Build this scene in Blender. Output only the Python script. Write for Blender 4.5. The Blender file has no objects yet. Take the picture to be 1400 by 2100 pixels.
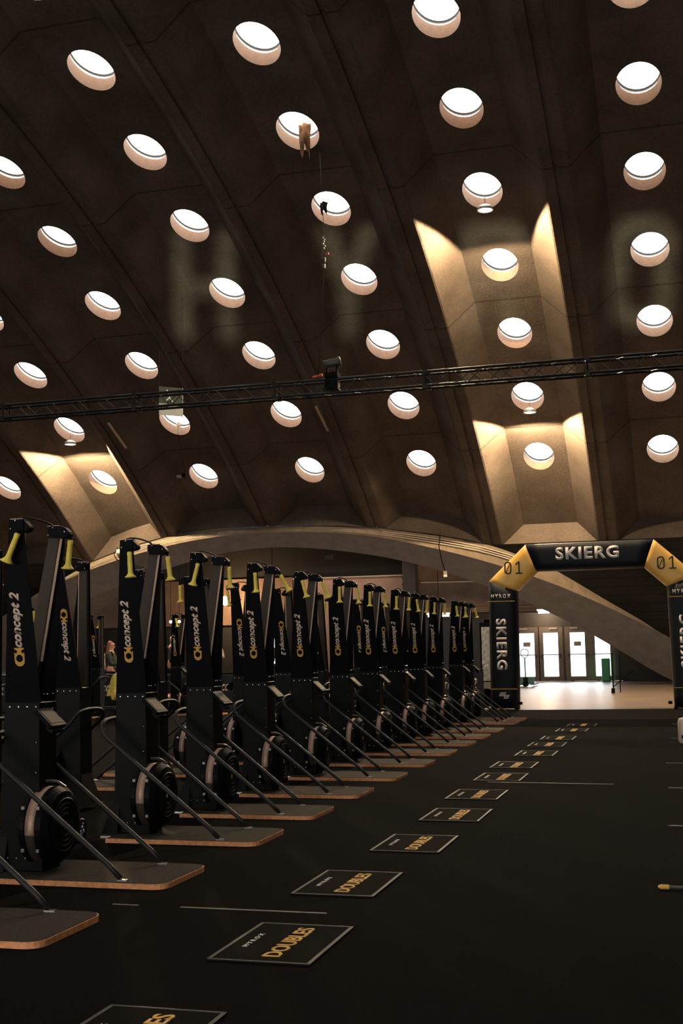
import bpy, bmesh, math, random
from mathutils import Vector, Matrix
random.seed(7)
C = bpy.context.scene.collection
SC = bpy.context.scene
PI = math.pi

# ------------------------------------------------------------------ camera, world, exposure
CAM_H, FPX, YAW, PITCH, ROLL = 1.3347, 2476.5, 0.2743, 0.11373, -0.01746
fw = Vector((-math.sin(YAW) * math.cos(PITCH), math.cos(YAW) * math.cos(PITCH), math.sin(PITCH)))
r0 = Vector((math.cos(YAW), math.sin(YAW), 0))
u0 = r0.cross(fw)
rr = math.cos(ROLL) * r0 + math.sin(ROLL) * u0
uu = math.cos(ROLL) * u0 - math.sin(ROLL) * r0
cam_d = bpy.data.cameras.new('camera')
cam = bpy.data.objects.new('camera', cam_d)
C.objects.link(cam)
M = Matrix((rr, uu, -fw)).transposed().to_4x4()
M.translation = (0, 0, CAM_H)
cam.matrix_world = M
cam_d.sensor_fit = 'VERTICAL'
cam_d.sensor_height = 36.0
cam_d.lens = FPX / 2100 * 36
cam_d.clip_end = 300
SC.camera = cam

WORLD_STRENGTH = 0.02
SKYLIGHT = 6.0
FLOOD_W = 4000
BACK_W = 1.0
SIDE_W = 200
FRONT_FILL = 6.0  # glow of the fill panes added behind the viewpoint
GOBO_W = 32000
world = bpy.data.worlds.new('world')
world.use_nodes = True
world.node_tree.nodes['Background'].inputs[0].default_value = (1.0, 0.88, 0.78, 1)
world.node_tree.nodes['Background'].inputs[1].default_value = WORLD_STRENGTH
SC.world = world
SC.view_settings.view_transform = 'Standard'
SC.view_settings.look = 'None'
SC.view_settings.gamma = 1
SC.view_settings.use_curve_mapping = False
SC.view_settings.exposure = 0.0


def lamp(name, kind, loc, energy, color, rot=(0, 0, 0), size=None, spot=None, blend=0.15, radius=None, spread=None):
    d = bpy.data.lights.new(name, kind)
    d.energy = energy
    d.color = color
    if kind == 'AREA':
        d.shape = 'RECTANGLE'
        d.size, d.size_y = size
        if spread:
            d.spread = spread
    if kind == 'SPOT':
        d.spot_size = spot
        d.spot_blend = blend
    if radius is not None:
        d.shadow_soft_size = radius
    o = bpy.data.objects.new(name, d)
    C.objects.link(o)
    o.location = loc
    o.rotation_euler = rot
    return o


# ------------------------------------------------------------------ materials
MATS = {}


def mat(name, col, rough=0.6, metal=0.0, noise=0.0, nscale=20.0, bump=0.0, bscale=60.0, emit=None, estr=0.0, spec=0.5, coat=0.0, alpha=None, trans=0.0):
    if name in MATS:
        return MATS[name]
    m = bpy.data.materials.new(name)
    m.use_nodes = True
    nt = m.node_tree
    b = nt.nodes['Principled BSDF']
    b.inputs['Base Color'].default_value = (*col, 1)
    b.inputs['Roughness'].default_value = rough
    b.inputs['Metallic'].default_value = metal
    b.inputs['Specular IOR Level'].default_value = spec
    b.inputs['Coat Weight'].default_value = coat
    b.inputs['Transmission Weight'].default_value = trans
    if alpha is not None:
        b.inputs['Alpha'].default_value = alpha
    if emit:
        b.inputs['Emission Color'].default_value = (*emit, 1)
        b.inputs['Emission Strength'].default_value = estr
    if noise or bump:
        tc = nt.nodes.new('ShaderNodeTexCoord')
    if noise:
        n = nt.nodes.new('ShaderNodeTexNoise')
        n.inputs['Scale'].default_value = nscale
        n.inputs['Detail'].default_value = 6
        nt.links.new(tc.outputs['Object'], n.inputs['Vector'])
        mr = nt.nodes.new('ShaderNodeMapRange')
        mr.inputs[1].default_value = 0.3
        mr.inputs[2].default_value = 0.7
        mr.inputs[3].default_value = 1 - noise
        mr.inputs[4].default_value = 1 + noise
        nt.links.new(n.outputs['Fac'], mr.inputs[0])
        mx = nt.nodes.new('ShaderNodeVectorMath')
        mx.operation = 'SCALE'
        mx.inputs[0].default_value = col
        nt.links.new(mr.outputs[0], mx.inputs['Scale'])
        nt.links.new(mx.outputs[0], b.inputs['Base Color'])
    if bump:
        n2 = nt.nodes.new('ShaderNodeTexNoise')
        n2.inputs['Scale'].default_value = bscale
        n2.inputs['Detail'].default_value = 5
        nt.links.new(tc.outputs['Object'], n2.inputs['Vector'])
        bp = nt.nodes.new('ShaderNodeBump')
        bp.inputs['Strength'].default_value = bump
        bp.inputs['Distance'].default_value = 0.02
        nt.links.new(n2.outputs['Fac'], bp.inputs['Height'])
        nt.links.new(bp.outputs[0], b.inputs['Normal'])
    MATS[name] = m
    return m


def concrete(name, col, boards=False, seams=True):
    m = mat(name, col, rough=0.9, spec=0.2)
    nt = m.node_tree
    N, Lk = nt.nodes, nt.links
    b = N['Principled BSDF']
    tc = N.new('ShaderNodeTexCoord')
    n1 = N.new('ShaderNodeTexNoise'); n1.inputs['Scale'].default_value = 0.9; n1.inputs['Detail'].default_value = 8
    n2 = N.new('ShaderNodeTexNoise'); n2.inputs['Scale'].default_value = 14; n2.inputs['Detail'].default_value = 4
    Lk.new(tc.outputs['Object'], n1.inputs['Vector']); Lk.new(tc.outputs['Object'], n2.inputs['Vector'])
    a1 = N.new('ShaderNodeMapRange'); a1.inputs[1].default_value = 0.3; a1.inputs[2].default_value = 0.7; a1.inputs[3].default_value = 0.72; a1.inputs[4].default_value = 1.25
    a2 = N.new('ShaderNodeMapRange'); a2.inputs[1].default_value = 0.3; a2.inputs[2].default_value = 0.7; a2.inputs[3].default_value = 0.86; a2.inputs[4].default_value = 1.14
    Lk.new(n1.outputs['Fac'], a1.inputs[0]); Lk.new(n2.outputs['Fac'], a2.inputs[0])
    mu = N.new('ShaderNodeMath'); mu.operation = 'MULTIPLY'
    Lk.new(a1.outputs[0], mu.inputs[0]); Lk.new(a2.outputs[0], mu.inputs[1])
    last = mu
    if seams:
        uv = N.new('ShaderNodeUVMap')
        sx = N.new('ShaderNodeSeparateXYZ'); Lk.new(uv.outputs[0], sx.inputs[0])
        q = N.new('ShaderNodeMath'); q.operation = 'ADD'; q.inputs[1].default_value = 40 - 0.5 + (0.0 if not boards else 0)
        Lk.new(sx.outputs['Y'], q.inputs[0])
        md = N.new('ShaderNodeMath'); md.operation = 'MODULO'; md.inputs[1].default_value = 2.0 if not boards else 0.16
        Lk.new(q.outputs[0], md.inputs[0])
        lt = N.new('ShaderNodeMath'); lt.operation = 'GREATER_THAN'; lt.inputs[1].default_value = 0.02
        Lk.new(md.outputs[0], lt.inputs[0])
        mr = N.new('ShaderNodeMapRange'); mr.inputs[3].default_value = 0.55; mr.inputs[4].default_value = 1.0
        Lk.new(lt.outputs[0], mr.inputs[0])
        m2 = N.new('ShaderNodeMath'); m2.operation = 'MULTIPLY'
        Lk.new(mu.outputs[0], m2.inputs[0]); Lk.new(mr.outputs[0], m2.inputs[1])
        last = m2
    sc = N.new('ShaderNodeVectorMath'); sc.operation = 'SCALE'; sc.inputs[0].default_value = col
    Lk.new(last.outputs[0], sc.inputs['Scale']); Lk.new(sc.outputs[0], b.inputs['Base Color'])
    bp = N.new('ShaderNodeBump'); bp.inputs['Strength'].default_value = 0.35; bp.inputs['Distance'].default_value = 0.03
    Lk.new(n2.outputs['Fac'], bp.inputs['Height']); Lk.new(bp.outputs[0], b.inputs['Normal'])
    return m


concrete_m = concrete('brown_concrete', (0.105, 0.082, 0.065))
shaft_m = mat('shaft_concrete', (0.145, 0.082, 0.050), rough=0.9, noise=0.12, nscale=9, bump=0.3, bscale=30)
arch_m = mat('arch_concrete', (0.215, 0.215, 0.24), rough=0.9, noise=0.13, nscale=3, bump=0.3, bscale=25)
arch_top_m = mat('arch_brown_concrete', (0.19, 0.145, 0.105), rough=0.9, noise=0.15, nscale=4, bump=0.3)
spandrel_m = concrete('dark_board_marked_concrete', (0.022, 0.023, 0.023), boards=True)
opal_m = mat('opal_skylight', (0.8, 0.78, 0.74), rough=0.5, emit=(1.0, 0.955, 0.90), estr=SKYLIGHT)
opal_dim_m = mat('opal_skylight_warm', (0.8, 0.74, 0.66), rough=0.5, emit=(1.0, 0.86, 0.74), estr=3.0)
ring_m = mat('curb_ring', (0.012, 0.009, 0.007), rough=0.7)
carpet_m = mat('black_carpet', (0.0056, 0.0054, 0.0052), rough=0.95, noise=0.35, nscale=90, bump=0.6, bscale=220, spec=0.025)
black_m = mat('black_metal', (0.0045, 0.005, 0.0054), rough=0.42, noise=0.15, nscale=60, bump=0.05, spec=0.07)
panel_m = mat('black_panel', (0.003, 0.0036, 0.0046), rough=0.5, spec=0.06)
grey_m = mat('charcoal_inner_panel', (0.060, 0.046, 0.036), rough=0.5, spec=0.2, noise=0.1, nscale=80)
tube_m = mat('dark_tube', (0.018, 0.018, 0.0165), rough=0.45, metal=0.0, spec=.3)
strip_m = mat('beige_cord', (0.80, 0.58, 0.43), rough=0.6)
yellow_m = mat('yellow_rubber', (0.85, 0.68, 0.10), rough=0.5, noise=0.08, nscale=40)
wood_m = mat('plywood_edge', (0.62, 0.27, 0.11), rough=0.6, noise=0.25, nscale=35)
board_m = mat('board_top', (0.036, 0.029, 0.022), rough=0.8, spec=.1, noise=0.3, nscale=60, bump=0.2, bscale=200)
perf_m = mat('perforated_metal', (0.42, 0.28, 0.21), rough=0.45, metal=0.4, noise=0.25, nscale=140)
steel_m = mat('bright_steel', (0.75, 0.72, 0.68), rough=0.25, metal=0.9)
screen_m = mat('monitor_screen', (0.085, 0.07, 0.053), rough=0.6, spec=.15)
letter_m = mat('pale_lettering', (0.70, 0.56, 0.43), rough=0.6)
gold_m = mat('amber_lettering', (0.62, 0.33, 0.05), rough=0.6)
white_m = mat('white_print', (0.75, 0.68, 0.62), rough=0.6)
inflat_m = mat('navy_fabric', (0.0085, 0.0105, 0.015), rough=0.55, spec=.2, noise=0.1, nscale=3, bump=0.15, bscale=6)
inflat_gold_m = mat('gold_fabric', (0.88, 0.50, 0.10), rough=0.5, noise=0.1, nscale=3, bump=0.2, bscale=5)
black_text_m = mat('black_print', (0.01, 0.01, 0.01), rough=0.6)
mat_m = mat('floor_mat', (0.0095, 0.0082, 0.007), rough=0.9, spec=.02, noise=0.25, nscale=80, bump=0.3, bscale=200)
matedge_m = mat('mat_edge_tape', (0.036, 0.032, 0.027), rough=0.6)
tape_m = mat('grey_tape', (0.13, 0.11, 0.09), rough=0.6)
truss_m = mat('truss_black', (0.009, 0.0095, 0.009), rough=0.4, metal=0.0, spec=.25)


# ------------------------------------------------------------------ mesh helpers
def obj(name, bm, m, parent=None, smooth=False):
    me = bpy.data.meshes.new(name)
    bmesh.ops.recalc_face_normals(bm, faces=bm.faces)
    bm.to_mesh(me)
    bm.free()
    mm = m if isinstance(m, (list, tuple)) else [m]
    for x in mm:
        me.materials.append(x)
    if smooth:
        for p in me.polygons:
            p.use_smooth = True
    o = bpy.data.objects.new(name, me)
    C.objects.link(o)
    o.parent = parent
    return o


def tag(o, label=None, cat=None, group=None, kind=None):
    if label:
        o['label'] = label
    if cat:
        o['category'] = cat
    if group:
        o['group'] = group
    if kind:
        o['kind'] = kind
    return o


def thing(name, label, cat, loc=(0, 0, 0), rz=0.0, group=None):
    o = bpy.data.objects.new(name, None)
    C.objects.link(o)
    o.location = loc
    o.rotation_euler = (0, 0, rz)
    o.empty_display_size = 0.1
    return tag(o, label, cat, group)


def kids(o):
    return [c for c in C.objects if c.parent == o]


def copy_tree(o, parent=None, table=None):
    c = o.copy()
    C.objects.link(c)
    c.parent = parent
    for ch in table.get(o, []):
        copy_tree(ch, c, table)
    return c


def child_table(root):
    t = {}
    allo = list(C.objects)

    def rec(x):
        t[x] = [c for c in allo if c.parent == x]
        for c in t[x]:
            rec(c)
    rec(root)
    return t


def bm_new():
    return bmesh.new()


def add_box(bm, c, s, rot=None, bev=0.0):
    r = bmesh.ops.create_cube(bm, size=1.0)
    vs = r['verts']
    Mx = Matrix.Translation(c) @ ((rot or Matrix()).to_4x4()) @ Matrix.Diagonal((*s, 1))
    bmesh.ops.transform(bm, matrix=Mx, verts=vs)
    if bev:
        es = list({e for v in vs for e in v.link_edges})
        bmesh.ops.bevel(bm, geom=es, offset=bev, segments=2, affect='EDGES', profile=0.6)


def merge(bm, other, idx):
    for f in other.faces:
        f.material_index = idx
    me = bpy.data.meshes.new('tmp')
    other.to_mesh(me)
    other.free()
    bm.from_mesh(me)
    bpy.data.meshes.remove(me)


def box(c, s, rot=None, bev=0.0):
    bm = bm_new()
    add_box(bm, c, s, rot, bev)
    return bm


def add_prism(bm, pts, h0, h1, axis='z'):
    """pts: 2D polygon; axis: extrusion axis. z:(x,y) y:(x,z) x:(y,z)"""
    def P(p, h):
        if axis == 'z':
            return (p[0], p[1], h)
        if axis == 'y':
            return (p[0], h, p[1])
        return (h, p[0], p[1])
    a = [bm.verts.new(P(p, h0)) for p in pts]
    b = [bm.verts.new(P(p, h1)) for p in pts]
    n = len(pts)
    bm.faces.new(a[::-1])
    bm.faces.new(b)
    for i in range(n):
        bm.faces.new((a[i], a[(i + 1) % n], b[(i + 1) % n], b[i]))


def add_hull(bm, a, b):
    """loft two equal vertex rings with caps"""
    va = [bm.verts.new(p) for p in a]
    vb = [bm.verts.new(p) for p in b]
    n = len(a)
    bm.faces.new(va[::-1])
    bm.faces.new(vb)
    for i in range(n):
        bm.faces.new((va[i], va[(i + 1) % n], vb[(i + 1) % n], vb[i]))


def smooth_path(pts, it=2):
    pts = [Vector(p) for p in pts]
    for _ in range(it):
        q = [pts[0]]
        for a, b in zip(pts[:-1], pts[1:]):
            q += [a * 0.75 + b * 0.25, a * 0.25 + b * 0.75]
        q.append(pts[-1])
        pts = q
    return pts


def add_tube(bm, pts, r, n=8, radii=None):
    pts = [Vector(p) for p in pts]
    rings = []
    prev = None
    for i, p in enumerate(pts):
        d = (pts[min(i + 1, len(pts) - 1)] - pts[max(i - 1, 0)]).normalized()
        if prev is None:
            x = d.orthogonal().normalized()
        else:
            x = (prev - d * prev.dot(d)).normalized()
        prev = x
        y = d.cross(x)
        rad = radii[i] if radii else r
        rings.append([bm.verts.new(p + (x * math.cos(2 * PI * k / n) + y * math.sin(2 * PI * k / n)) * rad) for k in range(n)])
    for a, b in zip(rings[:-1], rings[1:]):
        for k in range(n):
            bm.faces.new((a[k], a[(k + 1) % n], b[(k + 1) % n], b[k]))
    bm.faces.new(rings[0][::-1])
    bm.faces.new(rings[-1])


def tube(pts, r, n=8, radii=None):
    bm = bm_new()
    add_tube(bm, pts, r, n, radii)
    return bm


def add_lathe(bm, prof, c=(0, 0, 0), axis='z', n=24):
    """prof: (r, h) list"""
    c = Vector(c)
    rings = []
    for r, h in prof:
        ring = []
        for k in range(n):
            a = 2 * PI * k / n
            u, v = r * math.cos(a), r * math.sin(a)
            P = {'z': (u, v, h), 'x': (h, u, v), 'y': (u, h, v)}[axis]
            ring.append(bm.verts.new(c + Vector(P)))
        rings.append(ring)
    for a, b in zip(rings[:-1], rings[1:]):
        for k in range(n):
            bm.faces.new((a[k], a[(k + 1) % n], b[(k + 1) % n], b[k]))
    if prof[0][0] > 1e-6:
        bm.faces.new(rings[0][::-1])
    if prof[-1][0] > 1e-6:
        bm.faces.new(rings[-1])
    bmesh.ops.remove_doubles(bm, verts=bm.verts, dist=1e-6)


def lathe(prof, c=(0, 0, 0), axis='z', n=24):
    bm = bm_new()
    add_lathe(bm, prof, c, axis, n)
    return bm


def text_bm(s, size, bold=0.0, shear=0.0, thick=0.002, space=1.0, width=None):
    """lettering as a bmesh in the XY plane centred on the origin, reading along +X"""
    cu = bpy.data.curves.new('txt', 'FONT')
    cu.body = s
    cu.size = 1.0
    cu.offset = bold
    cu.shear = shear
    cu.space_character = space
    cu.extrude = 0.0
    cu.resolution_u = 3
    o = bpy.data.objects.new('txt', cu)
    C.objects.link(o)
    bpy.context.view_layer.update()
    dg = bpy.context.evaluated_depsgraph_get()
    me = bpy.data.meshes.new_from_object(o.evaluated_get(dg))
    bpy.data.objects.remove(o)
    bm = bm_new()
    bm.from_mesh(me)
    bpy.data.meshes.remove(me)
    xs = [v.co.x for v in bm.verts]; ys = [v.co.y for v in bm.verts]
    cx, cy = (min(xs) + max(xs)) / 2, (min(ys) + max(ys)) / 2
    h = max(ys) - min(ys)
    sy = size / h
    sx = sy if width is None else width / (max(xs) - min(xs))
    for v in bm.verts:
        v.co = ((v.co.x - cx) * sx, (v.co.y - cy) * sy, 0)
    ext = bmesh.ops.extrude_face_region(bm, geom=list(bm.faces))
    for g in ext['geom']:
        if isinstance(g, bmesh.types.BMVert):
            g.co.z += thick
    return bm


def place(bm, xdir, ydir, loc):
    xd, yd = Vector(xdir).normalized(), Vector(ydir).normalized()
    zd = xd.cross(yd)
    Mx = Matrix((xd, yd, zd)).transposed().to_4x4()
    Mx.translation = loc
    bmesh.ops.transform(bm, matrix=Mx, verts=bm.verts)
    return bm


# ------------------------------------------------------------------ the vault
X0, W, R, YC, ZC, PH0, DPH = -17.8129, 3.48834, 48.1344, 9.345, -33.8968, 1.00867, 0.053945
RIB = -0.75
HR = 0.44
HA = 0.60
KMIN, KMAX, JMAX = -3, 6, 20


def V(x, a, d=0.0):
    return Vector((x, YC + (R + d) * math.cos(a), ZC + (R + d) * math.sin(a)))


TOP = [(-22.502, .906), (-19.487, .942), (-17.759, .957), (-16.165, .967), (-14.556, .972), (-12.556, .973), (-10.799, .971),
       (-8.962, .966), (-7.197, .956), (-5.609, .944), (-4.564, .929), (-3.674, .914), (-2.372, .885), (-1.108, .859), (0.5, .815), (1.6, .783)]


def interp(tab, x):
    if x <= tab[0][0]:
        return tab[0][1]
    for (a, b), (c, d) in zip(tab[:-1], tab[1:]):
        if x <= c:
            return b + (d - b) * (x - a) / (c - a)
    return tab[-1][1]


def a_end(x):
    if x > -5.6 or x < -19.5:
        return 0.943
    return interp(TOP, x)


def build_vault():
    bm = bm_new()
    uvl = bm.loops.layers.uv.new('UVMap')

    def face(vs):
        # vs: list of (bmvert, u, v)
        f = bm.faces.new([q[0] for q in vs])
        for l, q in zip(f.loops, vs):
            l[uvl].uv = (q[1], q[2])
        return f

    def vv(x, a, d):
        return (bm.verts.new(V(x, a, d)), x, (a - PH0) / DPH)
    sub = 3
    for k in range(KMIN, KMAX + 1):
        xc = X0 + W * k
        # strips left and right of the pan: groove, rib, side wall
        prof = [(-.5, .06 + RIB), (-.488, .06 + RIB), (-.487, RIB), (-.425, RIB), (-.413, RIB + 0.02), (-.236, 0.0)]
        for sgn in (-1, 1):
            P = [(xc + (-sgn if sgn == 1 else 1) * 0 + W * (f if sgn == -1 else -f), d) for f, d in prof]
            cols = []
            for x, d in P:
                a0 = a_end(x)
                avals = [a0, PH0 - DPH / 2]
                for j in range(JMAX):
                    for s in range(1, sub + 1):
                        avals.append(PH0 - DPH / 2 + DPH * (j + s / sub))
                cols.append([vv(x, a, d) for a in avals])
            for c0, c1 in zip(cols[:-1], cols[1:]):
                for i in range(len(c0) - 1):
                    face([c0[i], c1[i], c1[i + 1], c0[i + 1]])
        # pan end strip + end cap down to rib level
        n = 4
        xs = [xc + W * (-.236 + .472 * i / n) for i in range(n + 1)]
        lo = [vv(x, a_end(x) + .002, 0) for x in xs]
        hi = [vv(x, PH0 - DPH / 2, 0) for x in xs]
        for i in range(n):
            face([lo[i], lo[i + 1], hi[i + 1], hi[i]])
        xs2 = [xc + W * (-.413 + .826 * i / n) for i in range(n + 1)]
        rb = [vv(x, a_end(x), RIB + .02) for x in xs2]
        for i in range(n):
            face([rb[i], rb[i + 1], lo[i + 1], lo[i]])
        # side wall lower closure is shared by the column start; pan cells with round holes
        for j in range(JMAX):
            ac = PH0 + DPH * j
            hx, hs = W * .236, DPH * R / 2
            if j > 16 or k < -2:
                q = [vv(xc + sx * hx, ac + sa * DPH / 2, 0) for sx, sa in ((-1, -1), (1, -1), (1, 1), (-1, 1))]
                face(q)
                continue
            NS = 32
            inner, outer = [], []
            for i in range(NS):
                t = 2 * PI * i / NS + PI / NS
                cx_, cs_ = math.cos(t), math.sin(t)
                inner.append(vv(xc + HR * cx_, ac + HA * cs_ / R, 0))
                kx = hx / max(abs(cx_), 1e-9); ks = hs / max(abs(cs_), 1e-9)
                kk = min(kx, ks)
                outer.append([xc + kk * cx_, ac + kk * cs_ / R])
            # push nearest outer points to the corners
            for sx, sa in ((-1, -1), (1, -1), (1, 1), (-1, 1)):
                cxy = (xc + sx * hx, ac + sa * hs / R)
                bi = min(range(NS), key=lambda i: abs(outer[i][0] - cxy[0]) + abs(outer[i][1] - cxy[1]) * R)
                outer[bi] = list(cxy)
            ov = [vv(x, a, 0) for x, a in outer]
            for i in range(NS):
                i2 = (i + 1) % NS
                face([inner[i], ov[i], ov[i2], inner[i2]])
    bmesh.ops.remove_doubles(bm, verts=bm.verts, dist=0.0008)
    me_o = obj('ceiling', bm, concrete_m)
    tag(me_o, 'brown concrete coffered barrel vault pierced by round skylights', 'ceiling', kind='structure')
    # spandrels of plain board-marked concrete below the coffers, either side of the arch
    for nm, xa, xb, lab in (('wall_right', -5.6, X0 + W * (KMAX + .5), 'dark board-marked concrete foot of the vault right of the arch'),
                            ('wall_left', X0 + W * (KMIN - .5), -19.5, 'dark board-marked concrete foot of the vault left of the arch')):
        b2 = bm_new()
        uvl2 = b2.loops.layers.uv.new('UVMap')
        n = 30
        cols = []
        for i in range(n + 1):
            x = xa + (xb - xa) * i / n
            if x > -6:
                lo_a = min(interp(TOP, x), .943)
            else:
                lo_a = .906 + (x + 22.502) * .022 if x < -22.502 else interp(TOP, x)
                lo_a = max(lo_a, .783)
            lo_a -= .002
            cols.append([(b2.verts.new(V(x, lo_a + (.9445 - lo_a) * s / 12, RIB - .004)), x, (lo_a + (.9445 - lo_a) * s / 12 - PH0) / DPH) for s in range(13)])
        for c0, c1 in zip(cols[:-1], cols[1:]):
            for s in range(12):
                f = b2.faces.new((c0[s][0], c1[s][0], c1[s + 1][0], c0[s + 1][0]))
                for l, q in zip(f.loops, (c0[s], c1[s], c1[s + 1], c0[s + 1])):
                    l[uvl2].uv = (q[1], q[2])
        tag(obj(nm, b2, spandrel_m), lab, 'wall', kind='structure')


build_vault()

# skylights: shaft, curb ring, opal dome
sh = bm_new()
n = 32
prof = [(HR, 0.0), (HR, 0.15), (HR, 0.30)]
rings = [[sh.verts.new((r * math.cos(2 * PI * k / n + PI / n), r * math.sin(2 * PI * k / n + PI / n), h)) for k in range(n)] for r, h in prof]
for a, b in zip(rings[:-1], rings[1:]):
    for k in range(n):
        sh.faces.new((a[k], a[(k + 1) % n], b[(k + 1) % n], b[k]))
shaft0 = obj('shaft', sh, shaft_m, smooth=True)
cl = bm_new()
rings = [[cl.verts.new((r * math.cos(2 * PI * k / n), r * math.sin(2 * PI * k / n), h)) for k in range(n)] for r, h in ((HR + .002, .30), (HR + .03, .33), (HR + .05, .38))]
for a, b in zip(rings[:-1], rings[1:]):
    for k in range(n):
        cl.faces.new((a[k], a[(k + 1) % n], b[(k + 1) % n], b[k]))
collar0 = obj('collar', cl, opal_m, smooth=True)
rg = bm_new()
mjr, mnr = HR + .015, .026
rv = [[rg.verts.new(((mjr + mnr * math.cos(2 * PI * q / 8)) * math.cos(2 * PI * k / n), (mjr + mnr * math.cos(2 * PI * q / 8)) * math.sin(2 * PI * k / n), .385 + mnr * math.sin(2 * PI * q / 8))) for q in range(8)] for k in range(n)]
for k in range(n):
    for q in range(8):
        rg.faces.new((rv[k][q], rv[k][(q + 1) % 8], rv[(k + 1) % n][(q + 1) % 8], rv[(k + 1) % n][q]))
ring0 = obj('curb_ring', rg, ring_m, smooth=True)
dm = bm_new()
prof = [(HR + .05, .38), (HR + .04, .48), (HR - .03, .58), (HR - .18, .66), (HR - .32, .70), (0.0, .72)]
add_lathe(dm, prof, n=n)
dm.faces.ensure_lookup_table()
for f in [f for f in dm.faces if len(f.verts) > 8]:
    dm.faces.remove(f)
dome0 = obj('glazing_dome', dm, opal_m, smooth=True)
bayname = {-3: 'far left', -2: 'outermost left', -1: 'leftmost visible', 0: 'second visible from the left', 1: 'third from the left', 2: 'fourth from the left', 3: 'third from the right',
           4: 'second from the right', 5: 'rightmost visible', 6: 'outermost right'}
ordn = ['lowest', 'second', 'third', 'fourth', 'fifth', 'sixth', 'seventh', 'eighth', 'ninth', 'tenth', 'eleventh', 'twelfth', 'thirteenth', 'fourteenth', 'fifteenth', 'sixteenth', 'seventeenth']
dimset = {(4, 5), (5, 5), (5, 4), (1, 4), (1, 5)}
cnt = 0
first = True
dome_dim = dome0.data.copy(); dome_dim.materials[0] = opal_dim_m
for k in range(-2, KMAX + 1):
    for j in range(17):
        cnt += 1
        a = PH0 + DPH * j
        e = thing('window_%d' % cnt, 'round skylight, %s one up from the arch in the %s bay of the vault' % (ordn[j], bayname[k]), 'skylight', V(X0 + W * k, a, 0))
        e['kind'] = 'structure'
        e.rotation_euler = (-(PI / 2 - a), 0, 0)
        e.scale = (1, HA / HR, 1)
        for src in (shaft0, collar0, ring0, dome0):
            c = src if first else src.copy()
            if not first:
                C.objects.link(c)
            c.parent = e
            if src is dome0 and (k, j) in dimset:
                c.data = dome_dim
        first = False

# rib skins over the roof: nothing of the outside is in view

# ------------------------------------------------------------------ the arch
DIV = [(-27.5, 40.6, .9), (-23.193, 38.462, 2.978), (-20.569, 37.345, 3.833), (-18.435, 36.615, 4.364), (-16.838, 36.191, 4.662), (-14.954, 35.795, 4.936), (-13.237, 35.645, 5.037),
       (-11.938, 35.638, 5.042), (-10.601, 35.734, 4.977), (-9.319, 35.904, 4.861), (-7.474, 36.487, 4.455), (-6.4, 36.903, 4.157), (-5.639, 37.223, 3.923),
       (-4.413, 37.782, 3.505), (-3.02, 38.556, 2.903), (-1.915, 39.266, 2.329), (-0.575, 40.125, 1.602), (1.6, 41.5, .35)]
LOW = [(-28, 42.3, -.3), (-23.823, 39.525, 2.309), (-20.285, 38.432, 3.192), (-18.864, 37.878, 3.62), (-16.252, 37.096, 4.202), (-14.591, 36.683, 4.5), (-13.318, 36.483, 4.641), (-12.5, 36.464, 4.654),
       (-11.445, 36.538, 4.602), (-10.148, 36.781, 4.43), (-8.859, 37.077, 4.216), (-7.844, 37.452, 3.941), (-6.557, 38.04, 3.496), (-5.128, 38.788, 2.911),
       (-3.854, 39.566, 2.274), (-2.368, 40.633, 1.355), (-1.768, 41.089, 0.945), (-0.637, 41.927, 0.163), (-.3, 42.1, -.1), (1.6, 42.5, -.5)]


def smooth_tab(t, x):
    # smoothed by averaging the linear interpolation over a small window
    s = [0, 0]
    for q in (-.9, -.45, 0, .45, .9):
        for c in (1, 2):
            s[c - 1] += interp([(p[0], p[c]) for p in t], x + q) / 5
    return s


bm = bm_new()
cols = []
NA = 72
for i in range(NA + 1):
    x = -27.4 + (1.5 + 27.4) * i / NA
    ta = min(interp(TOP, x), .98)
    if x < -22.5:
        ta = .906 + (x + 22.5) * .022
    tp = V(x, ta, RIB - .03)
    dv = smooth_tab(DIV, x)
    lw = smooth_tab(LOW, x)
    cols.append([bm.verts.new(p) for p in (tp, (x, dv[0], dv[1]), (x, lw[0], lw[1]), (x, lw[0] + 3.1, lw[1] + .05 + .75 * min(1, max(0, (x + 21.5) / 3))), (x, lw[0] + 3.1, lw[1] + 1.3), (x, tp.y + 1.2, tp.z + .15))])
for c0, c1 in zip(cols[:-1], cols[1:]):
    for s in range(6):
        f = bm.faces.new((c0[s], c1[s], c1[(s + 1) % 6], c0[(s + 1) % 6]))
        f.material_index = 1 if s == 0 else 0
tag(obj('trim_1', bm, [arch_m, arch_top_m]), 'wide pale concrete segmental arch spanning the far side of the hall', 'arch', kind='structure')

# conduits running along the arch crown
for i, off in enumerate((0.03, 0.10, 0.17)):
    pts = []
    for q in range(60):
        x = -22 + q * (22 - 4.9) / 59
        ta = min(interp(TOP, x - .5), .98) * .5 + min(interp(TOP, x + .5), .98) * .5
        tp = V(x, ta, RIB - .06)
        dv = smooth_tab(DIV, x)
        D = Vector((x, dv[0], dv[1]))
        p = tp + (D - tp).normalized() * off + Vector((0, -.045, -.03))
        pts.append(p)
    tag(obj('conduit', tube(pts, .014, 6), mat('conduit_white', (0.55, 0.47, 0.38), rough=.5)),
        ('thin pale conduit along the arch, topmost of the three', 'thin pale conduit along the arch, middle of the three', 'thin pale conduit along the arch, lowest of the three')[i], 'conduit', 'conduits along the arch')

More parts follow.
